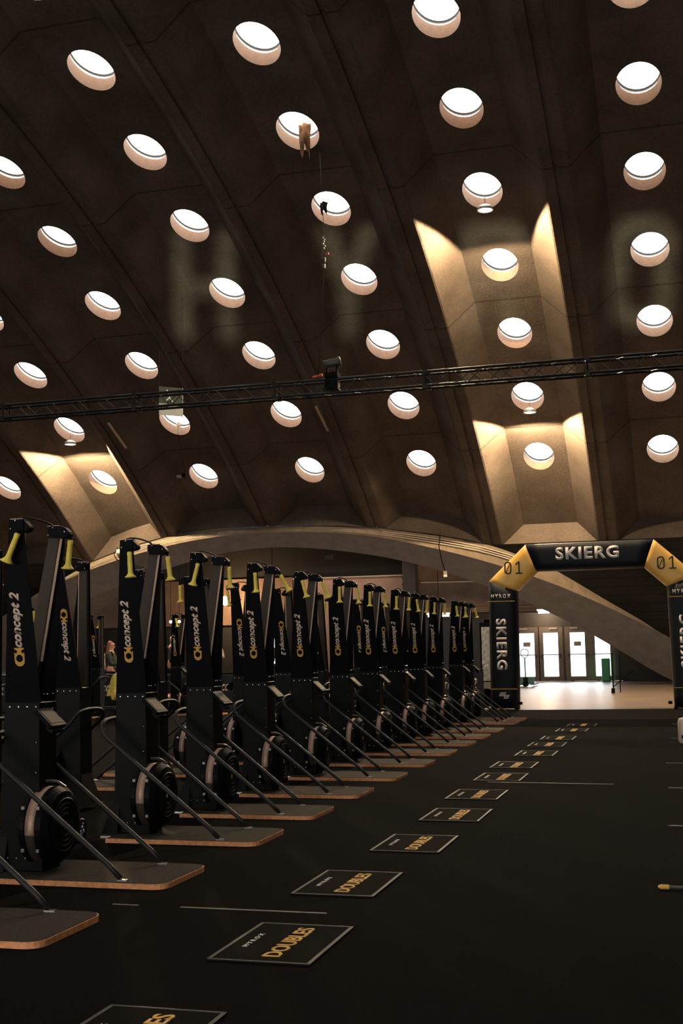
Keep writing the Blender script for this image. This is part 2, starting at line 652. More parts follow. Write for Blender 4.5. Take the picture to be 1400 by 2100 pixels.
# ------------------------------------------------------------------ floor
bm = box((-8, 18, -.15), (64, 74, .3))
floor_m = mat('polished_concrete_floor', (0.20, 0.15, 0.115), rough=0.33, noise=0.2, nscale=1.2, bump=0.06, bscale=8)
tag(obj('floor', bm, floor_m), 'glossy beige concrete floor', 'floor', kind='structure')
bm = bm_new()
add_prism(bm, [(-26, -12), (9, -12), (9, 26.45), (-.3, 26.3), (-3.3, 25.95), (-4.3, 26.2), (-4.7, 33.5), (-26, 33.5)], 0.0, 0.006)
carpet = tag(obj('carpet', bm, carpet_m), 'black carpet covering the training area floor', 'carpet')

# floor mats
mats_y = [(-2.16, 3.62), (-2.065, 5.05), (-2.15, 6.47), (-2.08, 7.92), (-2.06, 9.36), (-2.12, 10.72), (-2.12, 12.22), (-2.16, 13.5), (-2.09, 15.02), (-2.11, 16.4), (-2.08, 17.58), (-2.03, 19.27), (-1.98, 20.54)]
mroot = thing('floor_mat', '', 'mat')
obj('mat_base', box((0.235, 0.36, .004), (.47, .72, .006)), mat_m, mroot)
bm = bm_new()
for c, s in (((0.235, .009, .0085), (.47, .010, .003)), ((0.235, .711, .0085), (.47, .010, .003)), ((.009, .36, .0085), (.018, .684, .003)), ((.461, .36, .0085), (.018, .684, .003))):
    add_box(bm, c, s)
obj('edge_tape', bm, matedge_m, mroot)
bm = text_bm('HYROX', .024, bold=.01, space=1.6, width=.25)
obj('small_lettering', place(bm, (0, 1, 0), (-1, 0, 0), (.085, .37, .0075)), white_m, mroot)
bm = text_bm('DOUBLES', .085, bold=.02, space=1.0, width=.55)
obj('large_lettering', place(bm, (0, 1, 0), (-1, 0, 0), (.26, .37, .0075)), gold_m, mroot)
mt = child_table(mroot)
nth = ['nearest', 'second', 'third', 'fourth', 'fifth', 'sixth', 'seventh', 'eighth', 'ninth', 'tenth', 'eleventh', 'twelfth', 'farthest']
for i, (x, y) in enumerate(mats_y):
    o = mroot if i == 0 else copy_tree(mroot, None, mt)
    o.location = (x, y, .006)
    o['label'] = 'dark floor mat with amber lettering on the carpet, %s %sin the row' % (nth[i], '' if i in (0, 12) else 'from the camera ')
    o['group'] = 'lettered mats along the aisle'


def strip(name, x0, y0, x1, y1, w, m, label, cat='tape', group=None, z=.0065):
    d = Vector((x1 - x0, y1 - y0, 0)); nn = Vector((-d.y, d.x, 0)).normalized() * w / 2
    bm = bm_new()
    add_prism(bm, [(x0 - nn.x, y0 - nn.y), (x1 - nn.x, y1 - nn.y), (x1 + nn.x, y1 + nn.y), (x0 + nn.x, y0 + nn.y)], z, z + .002)
    return tag(obj(name, bm, m), label, cat, group)


strip('floor_tape', -3.013, 6.054, -2.86, 6.055, .014, tape_m, 'very short grey tape scrap on the carpet left of the long tape line')
strip('floor_tape', -2.62, 6.056, -1.82, 6.059, .020, tape_m, 'thin grey tape line on the carpet beside the nearest complete mat')
strip('floor_tape', -1.96, 12.15, -.732, 12.09, .022, tape_m, 'thin grey tape line reaching right from a mid-row mat')
for (x, y), lab in zip([(-.272, 18.03), (-.282, 14.3), (-.222, 11.86), (-.189, 9.41), (-.29, 21.2)],
                       ['second farthest', 'middle', 'second nearest', 'nearest', 'farthest']):
    strip('floor_tape', x, y, x + 1.1, y - .02, .03, tape_m, 'short grey tape mark at the right edge of the aisle, %s of the five' % lab, group='tape marks at the right edge')

# pole lying at right, with an amber tip
pr = thing('pole', 'black pole with an amber tip lying on the carpet at the right edge', 'pole', (-.21, 6.995, .02))
obj('tip', tube([(0, 0, 0), (.015, 0, 0), (.055, 0, 0), (.06, 0, 0)], .012, 10, [.006, .013, .013, .011]), gold_m, pr)
obj('shaft', tube([(.058, 0, 0), (1.2, -.03, 0)], .009, 8), mat('grey_pole', (.05, .05, .045), rough=.4), pr)

# ------------------------------------------------------------------ ski trainers
def make_machine():
    t = thing('ski_trainer', '', 'exercise machine')
    # base board with chamfered front corners and plywood edge
    def outline(ins=0.0):
        x0, x1, y0, y1, c = 0.03 + ins, 1.165 - ins, -.33 + ins, .33 - ins, .09
        pts = [(x0, y0)]
        for cx, cy, a0 in ((x1 - c, y0 + c, -PI / 2), (x1 - c, y1 - c, 0)):
            for q in range(6):
                a = a0 + PI / 2 * q / 5
                pts.append((cx + c * math.cos(a), cy + c * math.sin(a)))
        pts.append((x0, y1))
        return pts
    bm = bm_new(); add_prism(bm, outline(), .0, .030)
    bb = obj('base_board', bm, wood_m, t); bb['label'] = 'plywood edged base board'
    bm = bm_new(); add_prism(bm, outline(.006), .030, .033)
    obj('board_surface', bm, board_m, bb)
    for s in (-1, 1):
        obj('rear_foot', tube([(0.06, .24 * s, .02), (-.05, .24 * s, .02)], .012, 8), steel_m, t)
    # column: lower housing
    bm = bm_new()
    add_prism(bm, [(-.03, .033), (.275, .033), (.245, .30), (.240, 1.045), (-.005, 1.045), (-.01, .30)], -.105, .105, 'y')
    bmesh.ops.bevel(bm, geom=[e for e in bm.edges], offset=.006, segments=1, affect='EDGES')
    colbm = bm
    nf = len(colbm.faces)
    # rear flare apron
    bm = bm_new()
    add_hull(bm, [(-.09, -.15, .034), (.03, -.15, .034), (.03, .15, .034), (-.09, .15, .034)], [(-.01, -.09, .30), (.03, -.09, .30), (.03, .09, .30), (-.01, .09, .30)])
    obj('rear_bracket', bm, black_m, t)
    # rivets: rows on both sides, part of the column's own mesh
    bm = bm_new()
    for y in (-1, 1):
        for x in (.035, .095, .155, .215):
            for z in (1.015, .11):
                add_lathe(bm, [(0.0001, .107 * y), (.0075 if z > .5 else .005, .107 * y), (.0055 if z > .5 else .004, .111 * y), (0.0001, .112 * y)], (x, 0, z), 'y', 8)
        for z in (.62, .80):
            add_lathe(bm, [(0.0001, .107 * y), (.004, .107 * y), (.003, .110 * y), (0.0001, .1105 * y)], (.22, 0, z), 'y', 8)
    for y in (-.06, -.02, .05):
        for z in (1.0, 1.09):
            add_lathe(bm, [(0.0001, .240), (.006, .240), (.004, .246), (0.0001, .247)], (0, y, z), 'x', 8)
    merge(colbm, bm, 1)
    obj('column', colbm, [black_m, steel_m], t)
    # upper arms: tapered box uprights splaying apart in y
    for s in (-1, 1):
        yb, yt = .062 * s, .235 * s
        th = .038
        def ring(z, xr, xf, yc):
            return [(xr, yc - th / 2 * 1, z), (xf, yc - th / 2, z), (xf, yc + th / 2, z), (xr, yc + th / 2, z)]
        yts = yb + (yt - yb) * 1.034
        # outer skin panel (wide, black)
        bm = bm_new()
        yo = lambda yc: yc + s * .022
        add_hull(bm, [(-.01, yo(yb) - .004, 1.03), (.238, yo(yb) - .004, 1.03), (.238, yo(yb) + .004, 1.03), (-.01, yo(yb) + .004, 1.03)],
                 [(.105, yo(yts) - .004, 2.155), (.20, yo(yts) - .004, 2.155), (.20, yo(yts) + .004, 2.155), (.105, yo(yts) + .004, 2.155)])
        arm = obj('upright_arm', bm, panel_m, t)
        # inner channel (grey-brown)
        bm = bm_new()
        yi = lambda yc: yc - s * .003
        add_hull(bm, [(0.012, yi(yb) - .02, 1.03), (.105, yi(yb) - .02, 1.03), (.105, yi(yb) + .02, 1.03), (0.012, yi(yb) + .02, 1.03)],
                 [(.112, yi(yt) - .02, 2.09), (.185, yi(yt) - .02, 2.09), (.185, yi(yt) + .02, 2.09), (.112, yi(yt) + .02, 2.09)])
        obj('inner_channel', bm, grey_m, arm)
        # pulley cord strip on the front of the inner channel
        def pt(z, dx=0, dy=0):
            f = (z - 1.03) / 1.06
            return Vector((.105 + (.185 - .105) * f + dx, yi(yb + (yt - yb) * f) + dy, z))
        bm = tube([pt(1.29, .006), pt(2.08, .006)], .0095, 6)
        c_ = obj('cord', bm, strip_m, arm)
        # top cap with pulley
        bm = bm_new()
        bx_ = -.03 if s == -1 else 0
        add_prism(bm, [(.112, 2.085), (.225 + bx_, 2.075), (.262 + bx_, 2.085), (.268 + bx_, 2.11), (.235 + bx_, 2.145), (.19, 2.158), (.112, 2.158), (.108, 2.15)], min(yt - s * .045, yt + s * .017), max(yt - s * .045, yt + s * .017), 'y')
        bmesh.ops.bevel(bm, geom=[e for e in bm.edges], offset=.005, segments=2, affect='EDGES')
        capbm = bm
        bm = bm_new()
        for x, z in ((.118, 2.10), (.15, 2.148), (.235 + bx_, 2.118)):
            for ys in ((.031, .036, .0375) if x < .2 else (-.0452, -.0495, -.051), (-.0452, -.0495, -.051)):
                add_lathe(bm, [(0.0001, s * ys[0]), (.007, s * ys[0]), (.005, s * ys[1]), (0.0001, s * ys[2])], (x, yt, z), 'y', 8)
        merge(capbm, bm, 1)
        obj('top_cap', capbm, [panel_m, steel_m], arm)
        # handle
        bm = bm_new()
        hx, hy = (.187, yt - .045) if s == -1 else (.256, yt)
        obj('cap_plate', box((.152, yt - s * .008, 2.160), (.085, .062, .004)), mat('cap_plate_metal', (.42, .33, .28), rough=.4), arm)
        prof = [(.0001, -.215), (.040, -.213), (.042, -.207), (.030, -.198), (.019, -.182), (.0175, -.16), (.0185, -.11), (.017, -.06), (.0195, -.035), (.015, -.025), (.0001, -.022)]
        add_lathe(bm, prof, (0, 0, 0), 'z', 14)
        hd = obj('handle', bm, yellow_m, arm, smooth=True)
        hd.location = (hx, hy, 2.09)
        hd['label'] = 'yellow rubber hand grip with flared end'
        hd['tilt'] = 1
        obj('handle_cord', tube([(0, 0, .0), (0, 0, -.03)], .008, 6), panel_m, hd)
        # lettering on the outer side
        # outward side direction
        up = Vector((0.0, yt - yb, 1.06)).normalized()
        mid = lambda z, x: Vector((x, yo(yb + (yt - yb) * (z - 1.03) / 1.09) + s * .0055, z))
        tb = text_bm('concept 2', .085, bold=.035, shear=.35, space=1.02, width=.342)
        if s == -1:
            xd, yd = up, Vector((-1, 0, 0))
            place(tb, xd, yd, mid(1.546, .115))
        else:
            xd, yd = -up, Vector((-1, 0, 0))
            place(tb, xd, yd, mid(1.442, .115))
        obj('lettering', tb, letter_m, arm)
        # round logo mark: yellow bar with a dark disc
        lg = bm_new()
        pts = []
        for q in range(9):
            a = PI / 2 + PI * q / 8
            pts.append((-.022 + .034 * math.cos(a), .034 * math.sin(a)))
        pts += [(.030, -.034), (.022, -.02), (.040, -.012), (.052, -.034), (.058, -.034), (.058, .034), (.052, .034), (.040, .012), (.022, .02), (.030, .034)]
        add_prism(lg, pts, 0, .002)
        zc = 1.325 if s == -1 else 1.325 + .42
        lz = 1.318 if s == -1 else 1.67
        place(lg, xd, yd, mid(lz, .115))
        mk = obj('logo_mark', lg, gold_m, arm)
        ds = bm_new()
        add_lathe(ds, [(.0001, .002), (.023, .002), (.023, .004), (.0001, .004)], (-.006, 0, 0), 'z', 16)
        place(ds, xd, yd, mid(lz, .115))
        obj('logo_disc', ds, panel_m, mk)
    # thin bar linking the two caps
    obj('top_link', tube(smooth_path([(.14, -.235, 2.163), (.15, -.12, 2.185), (.15, .12, 2.178), (.14, .235, 2.155)]), .007, 6), panel_m, t)
    # monitor on a bracket, tilted up towards the user
    rot = Matrix.Rotation(math.radians(-43), 3, 'Y').transposed()
    mon_c = Vector((.315, -.11, .945))
    bm = box(mon_c, (.15, .19, .03), rot, .006)
    mon = obj('monitor', bm, panel_m, t)
    nrm = rot @ Vector((0, 0, 1))
    obj('screen', box(mon_c + nrm * .016, (.105, .14, .003), rot), screen_m, mon)
    bm = bm_new()
    add_tube(bm, [(.24, -.06, .99), (.29, -.09, .95)], .014, 8)
    add_box(bm, (.345, -.11, .885), (.05, .12, .03), rot)
    obj('monitor_bracket', bm, black_m, mon)
    # U frame
    r = .0165
    path = [(.87, -.28, .045), (.80, -.28, .115), (.05, -.28, .70), (-.03, -.28, .775), (-.05, -.22, .845), (-.05, .0, .86), (-.05, .22, .845), (-.03, .28, .775), (.05, .28, .70), (.80, .28, .115), (.87, .28, .045)]
    pp = [path[0]] + [tuple(v) for v in smooth_path(path[1:-1], 3)] + [path[-1]]
    obj('support_frame', tube(pp, r, 10), tube_m, t, smooth=True)
    for s in (-1, 1):
        obj('foot_plate', box((.885, .28 * s, .0375), (.06, .035, .009)), steel_m, t)
    # flywheel drum
    zc = .30
    fx = .165
    drbm = lathe([(.0001, fx), (.215, fx), (.232, fx + .012), (.232, fx + .045), (.222, fx + .05), (.222, fx + .115), (.232, fx + .12), (.232, fx + .155), (.20, fx + .19), (.16, fx + .2), (.0001, fx + .2)], (0, 0, zc), 'x', 40)
    bm = bm_new()
    add_tube(bm, smooth_path([(fx + .04, -.06, zc + .232), (fx + .05, -.05, zc + .262), (fx + .12, .02, zc + .262), (fx + .17, .05, zc + .22)]), .008, 8)
    for a in (.5, 2.6, 3.7, 5.6):
        add_box(bm, (fx + .13, .238 * math.cos(a), zc + .238 * math.sin(a)), (.02, .02, .02))
        add_box(bm, (fx + .03, .238 * math.cos(a), zc + .238 * math.sin(a)), (.02, .02, .02))
    merge(drbm, bm, 1)
    dr = obj('flywheel_housing', drbm, [black_m, mat('dull_steel', (.22, .2, .18), rough=.3, metal=.8)], t)
    bm = bm_new()
    nb = 40
    ra = [[bm.verts.new((x, rr_ * math.cos(a), zc + rr_ * math.sin(a))) for a in [2 * PI * q / nb for q in range(nb)]] for x, rr_ in ((fx + .052, .2245), (fx + .052, .229), (fx + .113, .229), (fx + .113, .2245))]
    for a, b in zip(ra[:-1], ra[1:]):
        for q in range(nb):
            bm.faces.new((a[q], a[(q + 1) % nb], b[(q + 1) % nb], b[q]))
    for f in bm.faces:
        if f.calc_center_median().z < zc - .03:
            f.material_index = 1  # lower part of the band takes a darker material
    pb = obj('perforated_band', bm, [perf_m, mat('dark_lower_band', (.035, .028, .022), rough=.6)], dr, smooth=True); pb['label'] = 'pinkish perforated metal band'
    bm = bm_new()
    for q in range(5):
        rr_ = .06 + .03 * q
        rings_ = []
        for x, d_ in ((fx + .2, 0), (fx + .204, .004), (fx + .204, .009), (fx + .2, .013)):
            rings_.append([bm.verts.new((x - (.0 if rr_ < .155 else .012), (rr_ + d_) * math.cos(2 * PI * m_ / 32), zc + (rr_ + d_) * math.sin(2 * PI * m_ / 32))) for m_ in range(32)])
        for a, b in zip(rings_[:-1], rings_[1:]):
            for m_ in range(32):
                bm.faces.new((a[m_], a[(m_ + 1) % 32], b[(m_ + 1) % 32], b[m_]))
    obj('face_grille', bm, mat('grille_black', (.008, .008, .008), rough=.4, spec=.15), dr)
    obj('damper_tag', box((fx + .203, -.02, zc - .0), (.004, .012, .035)), gold_m, dr)
    return t


M0 = make_machine()
mtab = child_table(M0)


def set_handles(root, seed):
    rnd = random.Random(seed)
    for arm in [c for c in C.objects if c.parent == root and c.name.startswith('upright_arm')]:
        pass


row1 = [5.40] + [y + .05 for y in (6.735, 8.254, 9.566, 10.932, 12.371, 13.833, 15.254, 16.749, 18.052, 19.437, 21.318, 22.336)]
row2 = [8.20, 9.66, 11.30, 12.55, 13.97, 15.55, 17.05, 18.15, 19.55, 21.25, 22.95]
row3 = [17.9, 24.45]
row4 = [23.5, 19.2]
ordw = ['first', 'second', 'third', 'fourth', 'fifth', 'sixth', 'seventh', 'eighth', 'ninth', 'tenth', 'eleventh', 'twelfth', 'thirteenth']
jobs = []
for i, y in enumerate(row1):
    jobs.append((-4.055, y, 0.0, 'black ski trainer with yellow grips, %s from the camera in the aisle-side row' % ordw[i], 'ski trainers in the aisle-side row'))
for i, y in enumerate(row2):
    jobs.append((-5.07, y, PI, 'black ski trainer facing left, %s from the camera in the row behind the first' % ordw[i], 'ski trainers in the second row'))
for i, y in enumerate(row3):
    jobs.append((-10.75, y, 0.0, 'black ski trainer seen small behind both front rows, %s of the third row' % ('left one' if i == 0 else 'right one'), 'ski trainers in the third row'))
for i, y in enumerate(row4):
    jobs.append((-11.95, y, PI, 'black ski trainer at far left behind the front rows, %s of the fourth row' % ('farther one' if i == 0 else 'nearer one'), 'ski trainers in the fourth row'))
H_TILT = {1: ((.05, .42), (.0, .12)), 2: ((0, -.06), (0, -.12)), 3: ((0, .28), (0, -.05)), 4: ((0, -.05), (0, -.5)), 5: ((0, -.25), (0, -.33)), 6: ((0, .0), (0, -.12))}
for i, (x, y, rz, lab, grp) in enumerate(jobs):
    o = M0 if i == 0 else copy_tree(M0, None, mtab)
    o.location = (x, y, .006)
    o.rotation_euler = (0, 0, rz)
    o['label'] = lab
    o['group'] = grp
# vary how the grips hang
rnd = random.Random(3)
idx = {}
roots = [o for o in C.objects if o.name.startswith('ski_trainer')]
par = {}
for o in C.objects:
    if o.parent:
        par.setdefault(o.parent, []).append(o)
for o in roots:
    y = round(o.location.y, 2)
    num = None
    if o.rotation_euler.z == 0 and o.location.x > -5:
        num = min(range(len(row1)), key=lambda q: abs(row1[q] - o.location.y))
    arms = [c for c in par.get(o, []) if c.name.startswith('upright_arm')]
    for ai, arm in enumerate(arms):
        for hdl in [c for c in par.get(arm, []) if c.name.startswith('handle')]:
            if num in H_TILT:
                ty = H_TILT[num][ai]
            else:
                ty = (0, rnd.uniform(-.3, .2))
            # a swing in the machine's front-back plane, eased forwards by the cord
            hdl.rotation_euler = (ty[0], ty[1], rnd.uniform(-.3, .3))

# ------------------------------------------------------------------ inflatable gate
def rrect(w, h, c, n=6):
    out = []
    for sx, sy, a0 in ((1, -1, -PI / 2), (1, 1, 0), (-1, 1, PI / 2), (-1, -1, PI)):
        for q in range(n):
            a = a0 + PI / 2 * q / (n - 1)
            out.append((sx * (w / 2 - c) + c * math.cos(a), sy * (h / 2 - c) + c * math.sin(a)))
    return out


def make_gate():
    t = thing('inflatable_gate', 'black inflatable finish-style gate with gold corners spanning the aisle', 'inflatable arch', (0, 26.3, .006))
    cx = -1.895
    L = [((-4.10, 0.03), (-3.50, 0.03)), ((-4.07, 2.75), (-3.46, 2.53)), ((-3.24, 3.53), (-3.02, 2.94))]
    Rr = [((2 * cx - a[0], a[1]), (2 * cx - b[0], b[1])) for a, b in L]
    def seg(e0, e1, m, name, n=28, rings=10, pw=4.0, puff=.012):
        bm = bm_new()
        prev = None
        first_ = None
        for q in range(rings + 1):
            f = q / rings
            a = Vector((e0[0][0] * (1 - f) + e1[0][0] * f, 0, e0[0][1] * (1 - f) + e1[0][1] * f))
            b = Vector((e0[1][0] * (1 - f) + e1[1][0] * f, 0, e0[1][1] * (1 - f) + e1[1][1] * f))
            c = (a + b) / 2
            h = (b - a) / 2
            g = 1 + puff * math.sin(PI * f)
            ring = []
            for k in range(n):
                th = 2 * PI * k / n
                ct, st = math.cos(th), math.sin(th)
                s_ = (abs(ct) ** pw + abs(st) ** pw) ** (-1 / pw)
                ring.append(bm.verts.new(c + h * ct * s_ * g + Vector((0, .29 * st * s_ * g, 0))))
            if prev:
                for k in range(n):
                    bm.faces.new((prev[k], prev[(k + 1) % n], ring[(k + 1) % n], ring[k]))
            else:
                bm.faces.new(ring)
            prev = ring
        bm.faces.new(prev[::-1])
        return obj(name, bm, m, t, smooth=True)
    pl_ = seg(L[0], L[1], inflat_m, 'post')
    cl_ = seg(L[1], L[2], inflat_gold_m, 'corner_piece'); cl_['label'] = 'gold corner numbered 01'
    tp_ = seg(L[2], Rr[2], inflat_m, 'top_tube')
    cr_ = seg(Rr[2], Rr[1], inflat_gold_m, 'corner_piece'); cr_['label'] = 'gold corner numbered 01'
    pr_ = seg(Rr[1], Rr[0], inflat_m, 'post')
    F = -.302
    # lettering
    def put(s, h, w, xd, yd, x, z, m, par, bold=.02, space=1.0, th=.004, name='lettering'):
        bm = text_bm(s, h, bold=bold, space=space, width=w, thick=th)
        return obj(name, place(bm, xd, yd, (x, F - .004, z)), m, par)
    ex, ez = Vector((1, 0, 0)), Vector((0, 0, 1))
    put('SKIERG', .27, 1.32, ex, ez, -1.93, 3.29, white_m, tp_, bold=.035, space=1.15)
    put('SKIERG', .225, 1.09, -ez, ex, -3.80, 1.39, white_m, pl_, bold=.035, space=1.15)
    put('SKIERG', .225, 1.09, ez, -ex, -.005, 1.39, white_m, pr_, bold=.035, space=1.15)
    for px_, pa in ((-3.785, pl_), (-.005, pr_)):
        put('HYROX', .085, .42, ex, ez, px_, 2.42, white_m, pa, bold=.025, space=1.6)
        gx = -3.795 if pa is pl_ else .0
        bm = bm_new()
        for z in (2.31, .44):
            add_box(bm, (gx, F + .0, z), (.60, .01, .016))
        obj('gold_band', bm, gold_m, pa)
        bm = bm_new()
        for q in range(4):
            z = .37 - q * .022
            add_prism(bm, [(gx - .09 + .02 * (3 - q) * .4, z), (gx + .03 + .01 * (3 - q), z), (gx + .025 + .01 * (3 - q), z - .013), (gx - .097 + .02 * (3 - q) * .4, z - .013)], F - .006, F, 'y')
            z -= .055
            add_prism(bm, [(gx + .0 - .006 * q + .02, z), (gx + .13 - .01 * q, z), (gx + .125 - .01 * q, z - .013), (gx - .006 - .006 * q + .02, z - .013)], F - .006, F, 'y')
        obj('striped_emblem', bm, white_m, pa)
    for c_, x in ((cl_, -3.50), (cr_, -.31)):
        hh, ww, sk = .27, .155, .03
        zx0, zx1, zz = x - .115, x + .12, 3.02
        bo = bm_new()
        orr = [(zx0 + p[0], zz + p[1]) for p in rrect(ww, hh, .07)]
        irr = [(zx0 + p[0], zz + p[1]) for p in rrect(ww - 2 * sk, hh - 2 * sk, .042)]
        va = [[bo.verts.new((p[0], yy, p[1])) for p in lst] for lst in (orr, irr) for yy in (F - .008, F)]
        n_ = len(orr)
        for q in range(n_):
            q2 = (q + 1) % n_
            bo.faces.new((va[0][q], va[0][q2], va[2][q2], va[2][q]))
            bo.faces.new((va[0][q], va[1][q], va[1][q2], va[0][q2]))
            bo.faces.new((va[2][q], va[2][q2], va[3][q2], va[3][q]))
        obj('digit', bo, black_text_m, c_)
        bo = bm_new()
        add_prism(bo, [(zx1 - .07, zz - hh / 2), (zx1 + .075, zz - hh / 2), (zx1 + .075, zz - hh / 2 + sk), (zx1 + .02, zz - hh / 2 + sk), (zx1 + .02, zz + hh / 2), (zx1 - .01, zz + hh / 2),
                       (zx1 - .07, zz + hh / 2 - .05), (zx1 - .07, zz + hh / 2 - .085), (zx1 - .012, zz + hh / 2 - .042), (zx1 - .012, zz - hh / 2 + sk), (zx1 - .07, zz - hh / 2 + sk)], F - .008, F, 'y')
        obj('digit', bo, black_text_m, c_)
        bm = bm_new()
        zx = x - .115
        add_prism(bm, [(zx - .045, 2.94), (zx - .028, 2.93), (zx + .045, 3.09), (zx + .028, 3.10)], F - .009, F - .001, 'y')
        obj('zero_slash', bm, black_text_m, c_)
    bm = bm_new()
    for x in (-4.05, -3.55, -.26, .26):
        add_box(bm, (x, 0, .018), (.08, .3, .036))
    add_box(bm, (-3.47, -.1, .13), (.08, .1, .06)); add_box(bm, (-.37, -.1, .13), (.08, .1, .06))
    obj('base_feet', bm, panel_m, t)


make_gate()

# ------------------------------------------------------------------ truss with moving light
tr = thing('lighting_truss', 'black box truss crossing the hall beneath the vault', 'truss', (0, 22, 6.27))
xa, xb, S = -22.0, 5.0, .27
ch = [(0, 0), (S, 0), (0, S), (S, S)]
for y, z in ch:
    obj('chord', tube([(xa, y, z), (xb, y, z)], .026, 8), truss_m, tr, smooth=True)
bm = bm_new()
x = xa
fl = 0
while x < xb - .3:
    x2 = x + .30
    for (p, q) in (((0, 0), (0, S)), ((S, S), (S, 0)), ((0, S), (S, S)), ((0, 0), (S, 0))):
        a_, b_ = (p, q) if fl else (q, p)
        add_tube(bm, [(x, a_[0], a_[1]), (x2, b_[0], b_[1])], .010, 5)
    fl = 1 - fl
    x = x2
brace_bm = bm
brace_mat = mat('truss_brace', (.045, .042, .038), rough=.4, metal=.2)
bm = bm_new()
for x in (-19.5, -16.5, -13.5, -10.5, -7.5, -4.5, -1.5, 1.5):
    for y, z in ch:
        add_box(bm, (x, y, z), (.10, .07, .07))
    add_tube(bm, [(x + .0, 0, 0), (x, 0, S)], .016, 6); add_tube(bm, [(x, S, 0), (x, S, S)], .016, 6)
merge(brace_bm, bm, 1)
obj('bracing', brace_bm, [brace_mat, truss_m], tr)

ml = thing('moving_head_light', 'black moving head light standing on top of the truss', 'stage light', (-6.33, 21.98, 6.585))
obj('base', box((.0, .03, .02), (.26, .24, .10), bev=.01), panel_m, ml)
bm = bm_new(); add_box(bm, (-.1, .03, .15), (.03, .1, .22)); add_box(bm, (.1, .03, .15), (.03, .1, .22)); obj('yoke', bm, panel_m, ml)
bm = lathe([(.0001, -.18), (.075, -.17), (.085, -.05), (.085, .10), (.10, .12), (.10, .17), (.0001, .165)], (0, 0, 0), 'x', 20)
hd = obj('lamp_head', bm, mat('fixture_grey', (.05, .055, .05), rough=.4), ml, smooth=True); hd.location = (0.0, .03, .27); hd.rotation_euler = (0, -.15, .2)
bm = lathe([(.0001, .168), (.088, .171), (.0001, .176)], (0, 0, 0), 'x', 20)
obj('lens', bm, mat('lens_glass', (.3, .3, .28), rough=.1), hd)
obj('hanging_clamp', box((0, .03, -.16), (.26, .2, .2), bev=.02), panel_m, ml)
tag(obj('orange_strap', tube([(-6.72, 21.99, 6.60), (-6.52, 21.98, 6.63)], .028, 8, [.02, .03]), mat('orange_plastic', (.62, .11, .03), rough=.5)), 'orange lifting strap lying on the truss beside the moving light', 'strap')


# chain hoist above the truss
hz = thing('chain_hoist', 'thin chain hoist hanging from a skylight down to the truss', 'hoist', (-6.46, 22.0, 6.56))
topz = 11.9
obj('chain', tube([(-.62, 1.9, topz - 6.56 + .3), (-.02, .1, 2.95), (0, 0, 2.6)], .006, 5), panel_m, hz)
obj('lower_chain', tube([(0, 0, 2.2), (-0.12, -.1, 0.02)], .006, 5), panel_m, hz)
bm = bm_new()
for q in range(6):
    add_box(bm, (math.sin(q * 2.1) * .02, 0, 2.6 + q * .045), (.03, .02, .03))
add_tube(bm, smooth_path([(0, 0, 2.6), (-.06, 0, 2.5), (-.03, 0, 2.38), (.03, 0, 2.42), (.02, 0, 2.32)]), .012, 6)
add_box(bm, (.0, 0, 2.24), (.05, .04, .08))
obj('hook_block', bm, mat('hook_steel', (.12, .11, .1), rough=.4, metal=.5), hz)
obj('red_latch', box((.07, 0, 2.48), (.07, .03, .05), bev=.01), mat('red_plastic', (.5, .05, .03), rough=.5), hz)

# hanging exit sign panel
sg = thing('hanging_exit_sign', 'translucent exit sign panel hung on two wires behind the truss', 'sign', (-11.38, 26.0, 0))
bm = bm_new()
add_hull(bm, [(-.21, -.4, 6.87), (.21, -.0, 6.87), (.215, .02, 6.87), (-.205, -.38, 6.87)], [(-.21, -.4, 7.55), (.21, 0, 7.55), (.215, .02, 7.55), (-.205, -.38, 7.55)])
obj('panel', bm, mat('milky_panel', (.40, .42, .43), rough=.3, emit=(.7, .78, .8), estr=.03), sg)
bm = bm_new()
add_hull(bm, [(-.21, -.405, 7.15), (.21, -.005, 7.15), (.21, -.001, 7.15), (-.21, -.401, 7.15)], [(-.21, -.405, 7.55), (.21, -.005, 7.55), (.21, -.001, 7.55), (-.21, -.401, 7.55)])
obj('green_field', bm, mat('sign_green', (.012, .035, .025), rough=.4), sg)
bm = bm_new()
for a_, b_ in (((-.06, 7.42), (-.02, 7.30)), ((-.02, 7.30), (.04, 7.19)), ((-.02, 7.30), (-.09, 7.21)), ((-.05, 7.38), (.04, 7.36)), ((-.05, 7.38), (-.12, 7.33))):
    f_ = lambda p: (p[0], -.41 + (p[0] + .21) * .4 / .42, p[1])
    add_tube(bm, [f_(a_), f_(b_)], .013, 6)
add_tube(bm, [(-.075, -.28, 7.47), (-.06, -.27, 7.44)], .025, 8)
obj('running_figure', bm, mat('sign_white', (.7, .75, .7), rough=.5), sg)
obj('wire', tube([(-.2, -.39, 7.55), (-.27, -.3, 9.6)], .004, 5), tube_m, sg)
obj('wire', tube([(.21, 0.01, 7.55), (.22, 0.0, 9.9)], .004, 5), tube_m, sg)

